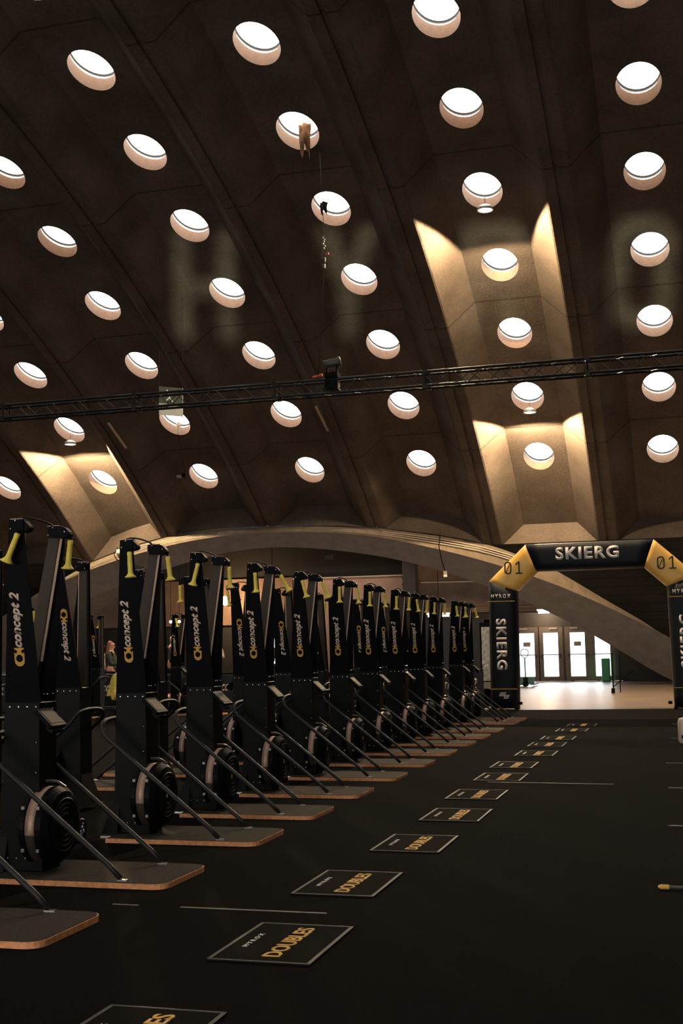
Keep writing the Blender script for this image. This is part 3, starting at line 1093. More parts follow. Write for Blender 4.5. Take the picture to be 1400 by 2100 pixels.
# ------------------------------------------------------------------ floodlights under skylights
flood_m = mat('flood_lens', (1, .9, .7), emit=(1.0, .86, .62), estr=9)
for k, j, lab in ((4, 4, 'warm round floodlight hung under a skylight high above the gate'), (4, 1, 'warm round floodlight hung under a skylight just below the truss at right'), (0, 1, 'warm round floodlight hung under a skylight at far left below the truss')):
    P = V(X0 + W * k + .05, PH0 + DPH * j, -.04)
    t = thing('floodlight', lab, 'light', P, group='floodlights under the skylights')
    obj('housing', lathe([(.0001, -.28), (.05, -.285), (.15, -.33), (.185, -.40), (.185, -.425), (.165, -.425), (.16, -.405), (.0001, -.40)], (0, 0, 0), 'z', 24), mat('aluminium_housing', (.5, .47, .42), rough=.4, metal=.6), t, smooth=True)
    obj('lens', lathe([(.0001, -.41), (.15, -.41), (.15, -.414), (.0001, -.416)], (0, 0, 0), 'z', 24), flood_m, t)
    obj('suspension', tube([(0, 0, -.28), (0, 0, .1)], .008, 6), steel_m, t)
    lamp('flood_light_source', 'SPOT', P + Vector((0, 0, -.44)), FLOOD_W, (1.0, .73, .42), (0, 0, 0), spot=math.radians(169), blend=.04, radius=.06)

# unseen floodlights added in the right bay to brighten the machines
for k, j in ((6, 2), (6, 5), (6, 9)):
    P = V(X0 + W * k + .05, PH0 + DPH * j, -.04)
    t = thing('floodlight', 'unseen warm floodlight added in the outermost right bay, %s from the arch' % {2: 'nearest', 5: 'middle', 9: 'farthest'}[j], 'light', P, group='floodlights added in the right bay')
    obj('housing', lathe([(.0001, -.28), (.05, -.285), (.15, -.33), (.185, -.40), (.185, -.425), (.165, -.425), (.16, -.405), (.0001, -.40)], (0, 0, 0), 'z', 24), MATS['aluminium_housing'], t, smooth=True)
    obj('lens', lathe([(.0001, -.41), (.15, -.41), (.15, -.414), (.0001, -.416)], (0, 0, 0), 'z', 24), flood_m, t)
    lamp('flood_light_source', 'SPOT', P + Vector((0, 0, -.44)), SIDE_W, (1.0, .85, .72), (0, 0, 0), spot=math.radians(150), blend=.3, radius=.15)

# small fixtures on the ribs
for (x0_, y0_, z0_, x1_, y1_, z1_), lab in (((-15.823, 31.416, 8.0, -15.772, 32.464, 7.43), 'long pale batten fixed along the rib left of centre'), ((-9.507, 31.391, 8.01, -9.453, 32.317, 7.51), 'long pale batten fixed along the rib right of centre')):
    tag(obj('batten_light', tube([(x0_, y0_, z0_), (x1_, y1_, z1_)], .04, 8), mat('batten_beige', (.5, .38, .27), rough=.5)), lab, 'light')

# torn cloth hanging from skylights
def cloth(x, y, z, w, h, lab, m, name='torn_cloth'):
    bm = bm_new()
    nx, nz = 8, 8
    g = []
    for i in range(nx + 1):
        row_ = []
        for j in range(nz + 1):
            u, v = i / nx, j / nz
            rag = (0.18 * math.sin(u * 9) + .1 * math.sin(u * 23)) * (v ** 3)
            row_.append(bm.verts.new((x + (u - .5) * w * (1 - .25 * v), y + .05 * math.sin(u * 10) + .02 * math.sin(v * 9), z - v * h * (1 + rag))))
        g.append(row_)
    for i in range(nx):
        for j in range(nz):
            bm.faces.new((g[i][j], g[i + 1][j], g[i + 1][j + 1], g[i][j + 1]))
    r_ = bmesh.ops.solidify(bm, geom=list(bm.faces), thickness=.01)
    return tag(obj(name, bm, m, smooth=True), lab, 'cloth')


cloth_m = mat('stained_cloth', (.22, .12, .06), rough=.9, noise=.5, nscale=6)
P = V(X0 + W * 3, PH0 + DPH * 5, 0)
cloth(P.x + .13, P.y + .10, P.z + .20, .30, .62, 'brown stained torn cloth hanging out of a skylight near the top', cloth_m)
P = V(X0 + W * 3, PH0 + DPH * 4, 0)
cloth(P.x - .05, P.y - .42, P.z + .03, .20, .26, 'small dark torn cloth at the upper rim of the skylight above the hoist', mat('dark_cloth', (.05, .04, .03), rough=.9))
P = V(X0 + W * 1, PH0 + DPH * 1, 0)
cloth(P.x + .12, P.y + .0, P.z + .0, .20, .28, 'pale torn cloth hanging in the skylight behind the exit sign', mat('pale_cloth', (.75, .66, .56), rough=.9))
tag(obj('rope', tube([(P.x + .12, P.y - .1, P.z - .2), (P.x + .25, P.y + .2, P.z - 1.6)], .006, 5), truss_m), 'thin dark cord dangling from the skylight behind the exit sign', 'cord')
P = V(X0 + W * 1, PH0, 0)
fx_ = thing('cctv_camera', 'small camera bracket beside the lowest skylight left of centre', 'camera', (P.x - .62, P.y - .15, P.z + .05))
obj('mount', box((0, 0, 0), (.10, .08, .14), bev=.01), panel_m, fx_)
obj('camera_body', box((-.12, -.05, -.04), (.16, .09, .08), bev=.01), mat('pink_grey_plastic', (.5, .4, .38), rough=.5), fx_)
# cable with junction box on the arch
t = thing('arch_cable', 'dark cable dropping over the arch to a small white box', 'cable', (0, 0, 0))
obj('cable', tube([(-7.15, 36.60, 4.86), (-7.14, 36.45, 4.62), (-7.15, 36.35, 4.45), (-7.2, 37.0, 4.05), (-7.2, 37.55, 3.75)], .014, 6), panel_m, t)
obj('plug_box', box((-7.2, 37.55, 3.66), (.12, .1, .2), bev=.03), mat('white_plastic', (.7, .66, .6), rough=.5), t)
t = thing('arch_cable', 'bundle of dark cables draped over the left side of the arch', 'cable', (0, 0, 0))
for q in range(3):
    obj('cable', tube(smooth_path([(-18.05 + q * .1, 36.55, 4.85), (-18.15 + q * .13, 36.4, 4.55), (-17.8 + q * .15, 36.6, 4.25), (-17.0 + q * .2, 36.78, 3.98)]), .014, 6), panel_m, t)
obj('junction_box', box((-17.95, 36.45, 4.72), (.16, .1, .12), bev=.02), mat('white_plastic', (.7, .66, .6), rough=.5), t)

# ------------------------------------------------------------------ hall beyond the arch
wall_tan = mat('tan_block_wall', (.36, .25, .19), rough=.85, noise=.12, nscale=2.5, bump=.2)
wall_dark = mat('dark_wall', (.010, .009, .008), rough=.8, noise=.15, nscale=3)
brown_wall = mat('brown_panel_wall', (.15, .095, .065), rough=.75, noise=.2, nscale=2)
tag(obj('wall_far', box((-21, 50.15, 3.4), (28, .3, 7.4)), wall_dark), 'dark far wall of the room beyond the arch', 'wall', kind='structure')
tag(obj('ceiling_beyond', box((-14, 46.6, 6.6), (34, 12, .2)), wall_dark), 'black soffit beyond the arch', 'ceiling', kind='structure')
bm = box((-13.2, 49.95, 2.23), (4.2, .1, 4.45))
pnl = thing('block_partition', 'tan block partition with a pale top rail beyond the arch', 'partition', (0, 0, 0))
obj('panel', box((-13.75, 49.9, 2.2), (4.96, .14, 4.40)), wall_tan, pnl)
obj('top_rail', box((-13.75, 49.84, 4.43), (5.0, .2, .05)), mat('rail_pale', (.5, .42, .34), rough=.5), pnl)
bm = bm_new()
for z in (4.33, 4.05, 3.3, 2.55):
    add_lathe(bm, [(.0001, 0), (.05, 0), (.04, -.04), (.0001, -.05)], (-11.38, 49.82, z), 'y', 10)
obj('rail_bolts', bm, panel_m, pnl)
tag(obj('pillar', box((-10.97, 49.4, 3.3), (.55, .5, 6.6), bev=.02), mat('pillar_dark', (.05, .045, .04), rough=.7)), 'dark steel pillar right of the tan partition', 'pillar')
tag(obj('lower_partition', box((-7.2, 49.9, 1.2), (6.9, .2, 2.4)), mat('display_black', (.018, .018, .02), rough=.6)), 'black display wall under the brown frieze beyond the machines', 'partition')
bm = bm_new(); add_box(bm, (-5.6, 49.95, 4.6), (10.6, .16, 3.6))
tag(obj('frieze', bm, brown_wall), 'brown panelled frieze above the doors', 'wall panel', kind='structure')
tag(obj('pipe', tube([(-10.6, 49.84, 4.1), (-6.6, 49.84, 4.06), (-3, 49.84, 4.0)], .03, 8), mat('rail_pale', (.5, .42, .34), rough=.5)), 'thin pale pipe crossing the brown frieze', 'pipe')
for q, z in enumerate((2.93, 2.78, 2.55)):
    tag(obj('pipe', tube([(-9.4, 49.83, z + .05), (-3, 49.83, z + .05)], .04, 8), mat('copper_pipe', (.22, .12, .06), rough=.45)), 'brown pipe under the frieze, %s of three' % ('top', 'middle', 'bottom')[q], 'pipe', 'pipes above the doors')
bm = text_bm('HYROX', .16, bold=.02, space=1.3, width=.62)
tag(obj('wall_lettering', place(bm, (1, 0, 0), (0, 0, 1), (-9.35, 49.79, 2.23)), white_m), 'small white lettering on the black display wall', 'lettering')
# orange lit wall left, glass door
ds_ = thing('exit_direction_sign', 'small dark direction sign under the crown of the arch', 'sign', (-13.95, 47.6, 5.35))
obj('sign_panel', box((0, 0, 0), (.42, .06, .62), bev=.01), mat('dark_sign', (.03, .03, .025), rough=.5), ds_)
obj('pale_strip', box((0, -.033, -.2), (.36, .006, .18)), mat('sign_strip', (.12, .10, .08), rough=.6), ds_)
obj('hanger', tube([(0, 0, .3), (0, 0, 1.15)], .012, 6), panel_m, ds_)

tag(obj('left_frieze', box((-22.7, 49.93, 3.5), (12.8, .12, 2.0)), mat('brown_panel_wall', (.15, .095, .065))), 'brown wall panel around the warm wall lamp', 'wall panel')

# door wall
DY = 46.5
frame_m = mat('door_frame_grey', (.17, .14, .115), rough=.5, noise=.15, nscale=8)
pane_m = mat('daylit_glass', (.9, .95, 1), rough=.2, emit=(.93, .98, 1.0), estr=2.6)
door_specs = [(-6.12, -5.55), (-5.21, -4.66), (-4.21, -3.66), (-3.29, -2.74)]
bm = bm_new()
add_box(bm, (-4.3, DY + .1, 2.35), (7.4, .25, .55))
add_box(bm, (-7.35, DY + .1, 1.2), (1.9, .25, 2.4)); add_box(bm, (1.0, DY + .1, 1.2), (6.9, .25, 2.4))
add_box(bm, (-4.43, DY + .1, 1.04), (.10, .2, 2.08))
tag(obj('wall_doors', bm, mat('door_wall_brown', (.06, .05, .042), rough=.6, noise=.15, nscale=4)), 'dark wall around the glazed exit doors', 'wall', kind='structure')
for i, (xa_, xb_) in enumerate(door_specs):
    d = thing('door_%d' % (i + 1), 'glazed exit door in a dark frame, %s from the left of four' % ('first', 'second', 'third', 'fourth')[i], 'door', ((xa_ + xb_) / 2, DY, 0))
    d['kind'] = 'structure'
    w = xb_ - xa_
    sw = .185
    bm = bm_new()
    add_box(bm, (-w / 2 - sw / 2, 0, 1.04), (sw, .06, 2.06)); add_box(bm, (w / 2 + sw / 2, 0, 1.04), (sw, .06, 2.06))
    add_box(bm, (0, 0, 1.955), (w, .06, .23)); add_box(bm, (0, 0, .105), (w, .06, .19))
    obj('door_frame', bm, frame_m, d)
    obj('glass_pane', box((0, .01, 1.02), (w, .01, 1.64)), pane_m, d)
    bm = bm_new(); add_tube(bm, [(-w / 2 - .1, -.09, 1.02), (w / 2 + .1, -.09, 1.02)], .018, 8)
    for s in (-1, 1):
        add_box(bm, (s * (w / 2 + .08), -.05, 1.02), (.05, .09, .06))
    obj('push_bar', bm, mat('dark_bar', (.09, .09, .085), rough=.4, metal=.4), d)
    obj('door_closer', box((.12 if i % 2 else -.12, -.05, 2.0), (.30, .06, .06), bev=.01), mat('closer_grey', (.42, .37, .33), rough=.5), d)
    if i in (0, 2):
        obj('notice', box((.0, -.01, 1.42), (.27, .006, .17)), mat('notice_grey', (.30, .26, .24), rough=.8), d)
    obj('kick_plate', box((w / 2 + sw / 2 * (1 if i % 2 == 0 else -1) * 0 + .0, -.035, .02), (w + .3, .01, .02)), steel_m, d)
tag(obj('green_bin', box((-2.90, DY - .35, .43), (.30, .4, .86), bev=.04), mat('green_plastic', (.10, .50, .24), rough=.5)), 'green waste container in front of the fourth door', 'bin')

# stanchion frame before the doors
st = thing('folding_barrier', 'thin black metal barrier frame standing before the doors', 'barrier', (-2.02, 35.0, 0))
obj('upright', tube([(0, 0, .0), (0, 0, 1.1)], .018, 8), panel_m, st)
obj('upright', tube([(.16, .6, .0), (.16, .6, 1.05)], .015, 8), panel_m, st)
obj('brace', tube([(0, 0, .17), (.5, 1.2, .60)], .014, 8), panel_m, st)
obj('weight', box((0, -.1, .07), (.10, .12, .14), bev=.01), panel_m, st)

# pallet jack
pj = thing('pallet_jack', 'dark teal pallet jack standing behind the left gate post', 'pallet jack', (-5.25, 41.0, 0))
teal = mat('teal_paint', (.02, .09, .09), rough=.4)
obj('shaft', tube([(.02, 0, .25), (0.0, .1, .95)], .022, 8), teal, pj)
obj('handle_loop', tube(smooth_path([(0, .1, .95), (-.13, .1, 1.05), (-.13, .1, 1.22), (0, .1, 1.27), (.13, .1, 1.22), (.13, .1, 1.05), (0, .1, .95)]), .014, 8), teal, pj)
bm = lathe([(.0001, -.04), (.10, -.04), (.10, .04), (.0001, .04)], (0.02, 0, .10), 'y', 20)
obj('wheel', bm, panel_m, pj)
obj('pump', box((.02, 0, .24), (.14, .12, .16), bev=.02), panel_m, pj)
bm = bm_new(); add_box(bm, (-.15, .75, .08), (.15, 1.15, .05)); add_box(bm, (.22, .75, .08), (.15, 1.15, .05)); add_box(bm, (.035, .17, .2), (.5, .06, .25))
obj('forks', bm, teal, pj)

# silver film banner stand by gate post
sv = thing('banner_frame', 'tall frame with crinkled silver film beside the left gate post', 'banner', (-4.42, 28.0, .006))
obj('frame', box((0.02, .03, 1.13), (.40, .05, 1.55)), panel_m, sv)
bm = bm_new(); g = []
for i in range(9):
    g.append([])
    for j in range(17):
        g[-1].append(bm.verts.new((-.135 + i * .30 / 8, -.02 - .012 * math.sin(i * 2.3 + j) * math.cos(j * 1.7 - i), .56 + j * 1.24 / 16)))
for i in range(8):
    for j in range(16):
        bm.faces.new((g[i][j], g[i + 1][j], g[i + 1][j + 1], g[i][j + 1]))
bmesh.ops.solidify(bm, geom=list(bm.faces), thickness=.006)
obj('film', bm, mat('silver_film', (.80, .85, .82), rough=.35, metal=.0), sv)
bm = bm_new(); add_box(bm, (.02, -.03, .46), (.26, .03, .15)); obj('label_box', bm, mat('silver_box', (.4, .38, .34), rough=.3, metal=.4), sv)
obj('legs', box((.02, .03, .18), (.3, .04, .36)), panel_m, sv)
tag(obj('display_panel', box((-5.6, 28.6, 1.006), (2.0, .1, 2.0)), mat('display_black', (.018, .018, .02), rough=.6)), 'plain black display panel left of the silver film stand', 'panel')

# barrier boards with large lettering behind the rows
def barrier(x, y, lab, w=2.0, tw=1.15):
    t = thing('barrier_board', lab, 'barrier', (x, y, 0), group='lettered barrier boards behind the machines')
    obj('board', box((0, 0, .42), (w, .05, .80), bev=.01), mat('display_black', (.018, .018, .02), rough=.6), t)
    bm = text_bm('concept 2', .30, bold=.02, shear=.3, width=tw)
    obj('lettering', place(bm, (1, 0, 0), (0, 0, 1), (-.34 + tw / 2, -.03, .53)), letter_m, t)
    bm = bm_new()
    add_prism(bm, [(-.60, .40), (-.57, .48), (-.57, .58), (-.60, .66), (-.40, .66), (-.43, .58), (-.43, .48), (-.40, .40)], -.034, -.026, 'y')
    obj('waisted_mark', bm, letter_m, t)
    obj('top_rail', tube([(-w / 2, 0, .85), (w / 2, 0, .85)], .02, 8), panel_m, t)
    return t


for i, (x, y, w_, tw_) in enumerate(((-15.4, 26, 2.0, 1.15), (-12.9, 26, 2.0, 1.15), (-9.88, 26, 1.24, .8), (-8.6, 26, 1.24, .8), (-4.98, 26.1, 1.5, .95))):
    barrier(x, y, 'low black barrier board with pale lettering, %s from the left of five' % ('first', 'second', 'third', 'fourth', 'fifth')[i], w_, tw_)

# black rollers between the machines
for i, (x, y) in enumerate(((-4.37, 7.93), (-4.66, 13.12), (-4.6, 19.3))):
    t = thing('foam_roller', 'black cylinder lying on the carpet between machines, %s from the camera' % ('nearest', 'middle', 'farthest')[i], 'roller', (x, y + .03, .091), group='black cylinders between the rows')
    obj('cylinder', lathe([(.0001, -.17), (.078, -.17), (.083, -.165), (.083, .165), (.078, .17), (.0001, .17)], (0, 0, 0), 'x', 24), mat('roller_black', (.03, .03, .032), rough=.35), t, smooth=False)
    if i == 0:
        bm = bm_new()
        for a_, b_, r_ in ((.0, .02, .016), (.02, -.01, .014), (-.015, -.03, .018), (.01, .045, .010), (-.02, -.005, .01)):
            add_lathe(bm, [(.0001, .171), (r_, .171), (r_ * .6, .178), (.0001, .179)], (0, a_, b_), 'x', 10)
        obj('end_fitting', bm, mat('blue_white', (.35, .42, .6), rough=.3), t)

# white rounded container at the right edge
t = thing('canister', 'white rounded canister with a dark round hole at the right edge', 'canister', (-.06, 17.0, .006))
bm = box((.0, 0, .175), (.20, .14, .35), bev=.06)
obj('body', bm, mat('warm_white_plastic', (.62, .48, .40), rough=.5), t, smooth=True)
obj('hole', lathe([(.0001, -.071), (.028, -.071), (.028, -.078), (.0001, -.078)], (-.03, 0, .10), 'y', 16), panel_m, t)

# ------------------------------------------------------------------ unseen glowing panes added behind the viewpoint as front fill
fill_glow_m = mat('fill_pane_glow', (.8, .8, .8), rough=.3, emit=(1.0, .93, .86), estr=FRONT_FILL)
bm = bm_new()
add_box(bm, (-8, -13.5, .3), (34, .3, .6)); add_box(bm, (-8, -13.5, 5.4), (34, .3, .5))
for q in range(13):
    add_box(bm, (-25 + q * 34 / 12, -13.45, 2.9), (.18, .3, 4.6))
tag(obj('wall_near', bm, MATS['door_wall_brown']), 'dark mullions added around the fill panes behind the viewpoint', 'wall', kind='structure')
for q in range(12):
    tag(obj('window_%d' % (400 + q), box((-25 + (q + .5) * 34 / 12, -13.5, 2.87), (34 / 12 - .2, .03, 4.5)), fill_glow_m), 'tall glowing fill pane added behind the viewpoint, number %d from the left' % (q + 1), 'window', kind='structure')

# ------------------------------------------------------------------ lights beyond the arch
tube_e = mat('fluorescent', (1, 1, 1), emit=(1.0, .93, .82), estr=14)
for i, (xa_, xb_, y, z, lab) in enumerate(((-16.9, -16.25, 48, 2.66, 'short fluorescent fitting left of the tan partition'), (-9.95, -9.1, 48, 2.64, 'bright fluorescent fitting above the black display wall'),
                                           (-5.3, -4.9, 46.0, 2.62, 'fluorescent fitting over the exit doors'))):
    t = thing('fluorescent_light', lab, 'light', (0, 0, 0))
    obj('fitting', box(((xa_ + xb_) / 2, y, z + .08), (xb_ - xa_ + .1, .16, .06)), mat('white_plastic', (.7, .66, .6), rough=.5), t)
    obj('lamp_tube', tube([(xa_, y, z), (xb_, y, z)], .045, 10), tube_e, t)
    obj('hanger', tube([((xa_ + xb_) / 2, y, z + .1), ((xa_ + xb_) / 2, y, 6.5)], .012, 6), panel_m, t)
t = thing('wall_lamp', 'bright warm bulb glowing on the wall behind the machines', 'light', (-18.68, 48, 3.49))
obj('bulb', lathe([(.0001, -.2), (.10, -.17), (.17, -.1), (.2, 0), (.17, .1), (.10, .17), (.0001, .2)], (0, 0, 0), 'z', 20), mat('bulb_glow', (1, .9, .7), emit=(1, .78, .45), estr=30), t, smooth=True)
obj('bracket', tube([(0, .1, .1), (0, 1.9, .1)], .02, 8), panel_m, t)
for x, lab in ((-21.19, 'left'), (-20.80, 'middle'), (-20.49, 'right')):
    t = thing('spot_lamp', 'small bright lamp in a line of three behind the machines, the %s one' % lab, 'light', (x, 48, 2.66), group='three small lamps')
    obj('bulb', lathe([(.0001, -.06), (.05, -.04), (.06, 0), (.05, .04), (.0001, .06)], (0, 0, 0), 'z', 14), tube_e, t, smooth=True)
    obj('stem', tube([(0, 0, .05), (0, 0, 3.84)], .01, 6), panel_m, t)
lamp('bulb_source', 'POINT', (-18.68, 48.5, 3.49), 500 * BACK_W, (1, .62, .30), radius=.15)
lamp('fluorescent_source', 'POINT', (-9.5, 47.6, 2.5), 120 * BACK_W, (1, .75, .5), radius=.1)
lamp('fluorescent_source', 'POINT', (-5.1, 45.6, 2.5), 60 * BACK_W, (1, .7, .42), radius=.1)
lamp('partition_fill', 'AREA', (-14, 48.6, 5.3), 22 * BACK_W, (1, .75, .58), (math.radians(25), 0, 0), size=(5, .2), spread=math.radians(110))  # fill light added above the tan partition, without a fitting
tag(obj('window_300', box((-27.3, 43.2, 1.6), (.03, 3.2, 2.4)), pane_m), 'unseen glowing pane added beyond the left foot of the arch', 'window', kind='structure')  # out-of-view pane added with the lamp below to brighten the arch soffit
lamp('soffit_fill', 'AREA', (-27.2, 43.2, 1.6), 420, (.85, .93, 1.0), (0, math.radians(-112), 0), size=(2.4, 3.0))  # fill lamp added for the left soffit of the arch
lamp('door_daylight', 'AREA', (-4.4, DY - .15, 1.1), 55, (.95, .97, 1.0), (math.radians(-90), 0, 0), size=(3.4, 1.7))

# glass screen behind the man
t = thing('lit_doorway', 'bright white glazed opening behind the man drinking', 'doorway', (-17.2, 49.75, 0))
obj('pane', box((0, 0, 1.33), (.62, .02, 1.10)), mat('screen_white', (.9, .95, 1), emit=(.9, .97, 1), estr=1.6), t)
bm = bm_new(); add_box(bm, (-.35, 0, 1.2), (.06, .08, 1.5)); add_box(bm, (.35, 0, 1.2), (.06, .08, 1.5)); add_box(bm, (0, 0, .40), (.76, .08, .80)); add_box(bm, (0, 0, 1.92), (.76, .08, .06)); add_box(bm, (0, -.02, .92), (.62, .04, .03))
obj('frame', bm, panel_m, t)

# ------------------------------------------------------------------ people
skin_m = mat('skin', (.62, .30, .20), rough=.5)


def skin_obj(name, verts, edges, radii, root, m, parent, sub=2):
    me = bpy.data.meshes.new(name)
    me.from_pydata([tuple(v) for v in verts], edges, [])
    me.materials.append(m)
    o = bpy.data.objects.new(name, me)
    C.objects.link(o)
    o.parent = parent
    md = o.modifiers.new('skin', 'SKIN')
    md.use_smooth_shade = True
    for i, sv_ in enumerate(me.skin_vertices[0].data):
        r_ = radii[i]
        sv_.radius = (r_, r_) if not isinstance(r_, tuple) else r_
        sv_.use_root = (i == root)
    s_ = o.modifiers.new('sub', 'SUBSURF')
    s_.levels = sub
    s_.render_levels = sub
    return o


def person(name_lab, loc, rz, H, shirt, trousers, hair, arms, long_hair=False, sit=False):
    """arms: dict side -> (elbow, wrist) in body frame, x = facing direction, y = left, scaled for H=1.75"""
    k = H / 1.75
    t = thing('person', name_lab, 'person', loc, rz)
    def V3(x, y, z):
        if sit:
            # seated on a low bench: hips down, thighs forward, torso leaning forward
            if z > .9:
                return ((x + (z - .95) * .35) * k, y * k, (z - .50) * k)
            if z > .8:
                return ((x + .05) * k, y * k, .42 * k)
            if z > .3:
                return ((x + .42) * k, y * k, (z - .02) * k)
            return ((x + .36) * k, y * k, z * k)
        return (x * k, y * k, z * k)
    verts = [V3(0, 0, .95), V3(0, 0, 1.12), V3(-.01, 0, 1.30), V3(-.01, 0, 1.42), V3(.0, 0, 1.50), V3(.02, 0, 1.58), V3(.015, 0, 1.66), V3(.01, 0, 1.70)]
    rad = [(.15, .11), (.13, .10), (.15, .11), (.10, .08), (.055, .055), (.075, .085), (.08, .095), (.06, .07)]
    edges = [(i, i + 1) for i in range(7)]
    for s in (1, -1):
        e, w_ = arms[s]
        b0 = len(verts)
        verts += [V3(-.01, .17 * s, 1.39), V3(*e), V3(*w_)]
        rad += [.055, .042, .03]
        edges += [(3, b0), (b0, b0 + 1), (b0 + 1, b0 + 2)]
        wv = Vector(w_); ev = Vector(e)
        d = (wv - ev).normalized()
        pb_ = len(verts)
        pal = wv + d * .05
        verts.append(V3(*pal)); rad.append((.038, .018)); edges.append((b0 + 2, pb_))
        side = d.cross(Vector((0, 0, 1)))
        side = side.normalized() if side.length > .1 else Vector((0, 1, 0))
        for q, (off, ln) in enumerate(((-.03, .07), (-.01, .082), (.01, .078), (.03, .062))):
            f1 = pal + side * off + d * .04
            f2 = f1 + d * (ln - .03) + Vector((0, 0, -.01))
            i1 = len(verts)
            verts += [V3(*f1), V3(*f2)]; rad += [.0095, .008]; edges += [(pb_, i1), (i1, i1 + 1)]
        th1 = wv + d * .02 - side * .045
        i1 = len(verts)
        verts += [V3(*th1), V3(*(th1 + d * .045))]; rad += [.012, .009]; edges += [(b0 + 2, i1), (i1, i1 + 1)]
        h0 = len(verts)
        verts += [V3(0, .09 * s, .88), V3(.02, .10 * s, .49), V3(-.01, .10 * s, .09), V3(.13, .11 * s, .035)]
        rad += [.085, .06, .042, .035]
        edges += [(0, h0), (h0, h0 + 1), (h0 + 1, h0 + 2), (h0 + 2, h0 + 3)]
    # nose, chin
    nb = len(verts)
    verts += [V3(.115, 0, 1.60), V3(.085, 0, 1.545)]; rad += [.014, .028]; edges += [(5, nb), (5, nb + 1)]
    body = skin_obj('body', verts, edges, [r if isinstance(r, tuple) else r for r in [(tuple(q * k for q in r) if isinstance(r, tuple) else r * k) for r in rad]], 0, skin_m, t)
    # shirt
    sv_, se, sr = [V3(0, 0, .93), V3(0, 0, 1.12), V3(-.01, 0, 1.30), V3(-.01, 0, 1.43)], [(0, 1), (1, 2), (2, 3)], [(.17, .13), (.15, .12), (.17, .13), (.10, .09)]
    for s in (1, -1):
        e, w_ = arms[s]
        b0 = len(sv_)
        wv = Vector(e) * .15 + Vector(w_) * .85
        sv_ += [V3(-.01, .175 * s, 1.395), V3(*e), V3(*wv)]
        sr += [.07, .058, .046]
        se += [(3, b0), (b0, b0 + 1), (b0 + 1, b0 + 2)]
    skin_obj('shirt', sv_, se, [(tuple(q * k for q in r) if isinstance(r, tuple) else r * k) for r in sr], 0, shirt, t)
    tv, te, tr_ = [V3(0, 0, .97)], [], [(.165, .13)]
    for s in (1, -1):
        b0 = len(tv)
        tv += [V3(0, .095 * s, .86), V3(.02, .10 * s, .49), V3(-.01, .10 * s, .12)]
        tr_ += [.10, .075, .06]
        te += [(0, b0), (b0, b0 + 1), (b0 + 1, b0 + 2)]
    skin_obj('trousers', tv, te, [(tuple(q * k for q in r) if isinstance(r, tuple) else r * k) for r in tr_], 0, trousers, t)
    hv, he, hr = [V3(-.035, 0, 1.61), V3(-.02, 0, 1.69), V3(.03, 0, 1.735)], [(0, 1), (1, 2)], [(.085, .075), (.088, .095), (.06, .05)]
    if long_hair:
        hv += [V3(-.09, 0, 1.50), V3(-.12, 0.02, 1.32)]; he += [(0, 3), (3, 4)]; hr += [(.07, .04), (.045, .03)]
    skin_obj('hair', hv, he, [tuple(q * k for q in r) for r in hr], 0, hair, t)
    bm = bm_new()
    for s in (1, -1):
        add_lathe(bm, [(.0001, -.012 * k), (.01 * k, -.006 * k), (.012 * k, 0), (.01 * k, .006 * k), (.0001, .012 * k)], V3(.088, .032 * s, 1.625), 'x', 10)
    obj('eyes', bm, mat('eye_dark', (.03, .02, .02), rough=.3), t)
    return t


grey_sh = mat('dark_green_jumper', (.035, .045, .035), rough=.9)
blk = mat('black_clothes', (.012, .012, .014), rough=.9)
pale_sh = mat('pale_patterned_shirt', (.42, .35, .30), rough=.9, noise=.4, nscale=40)
yel_sh = mat('yellow_striped_shirt', (.65, .52, .08), rough=.9, noise=.4, nscale=25)
red_sh = mat('pinkish_top', (.55, .22, .15), rough=.9)
hair_r = mat('auburn_hair', (.33, .12, .05), rough=.6)
hair_d = mat('dark_hair', (.03, .02, .015), rough=.6)
relax = {1: ((.02, .24, 1.13), (.12, .23, .90)), -1: ((.02, -.24, 1.13), (.12, -.23, .90))}
reach = {1: ((.12, .24, 1.14), (.36, .18, 1.22)), -1: ((.10, -.24, 1.12), (.34, -.16, 1.16))}
drink = {1: ((.10, .24, 1.16), (.24, .10, 1.42)), -1: ((.16, -.24, 1.16), (.34, -.12, 1.06))}
pw = person('woman with long auburn hair and glasses in a dark jumper, facing right', (-14.0, 28.0, .006), 0.15, 1.66, grey_sh, blk, hair_r, reach, long_hair=True)
pw['label'] = 'person with long auburn hair and glasses in a dark jumper, facing right'
bm = bm_new()
for s in (1, -1):
    pts = [(.098, .032 * s + .022 * math.cos(a), 1.545 + .018 * math.sin(a)) for a in [2 * PI * q / 12 for q in range(13)]]
    add_tube(bm, pts, .003, 5)
    add_tube(bm, [(.098, .054 * s, 1.545), (.0, .078 * s, 1.55)], .003, 5)
obj('glasses', bm, panel_m, pw)
person('person with dark hair in a pale patterned top, behind the one with glasses', (-14.75, 28.9, .006), 0.1, 1.68, pale_sh, blk, hair_d, relax)
mn = person('person in black with short hair, drinking before the bright opening', (-12.18, 35.0, .006), 0.0, 1.83, blk, blk, hair_r, drink)
tag(obj('cup', lathe([(.0001, -.05), (.03, -.05), (.036, .05), (.0001, .05)], (-11.82, 35.10, 1.56), 'z', 12), mat('cup_grey', (.15, .14, .15), rough=.4)), 'dark cup held by the person in black', 'cup')
person('person in a dark jacket facing the camera between two machines', (-14.5, 33.0, .006), -1.5, 1.86, blk, blk, hair_d, relax)
person('person with reddish hair in a pale top beside the wall lamp', (-13.2, 33.0, .006), -1.2, 1.80, pale_sh, blk, hair_r, reach)
person('person in a pinkish top glimpsed behind the nearest machines', (-15.6, 28.0, .006), -.6, 1.70, red_sh, blk, hair_d, relax)
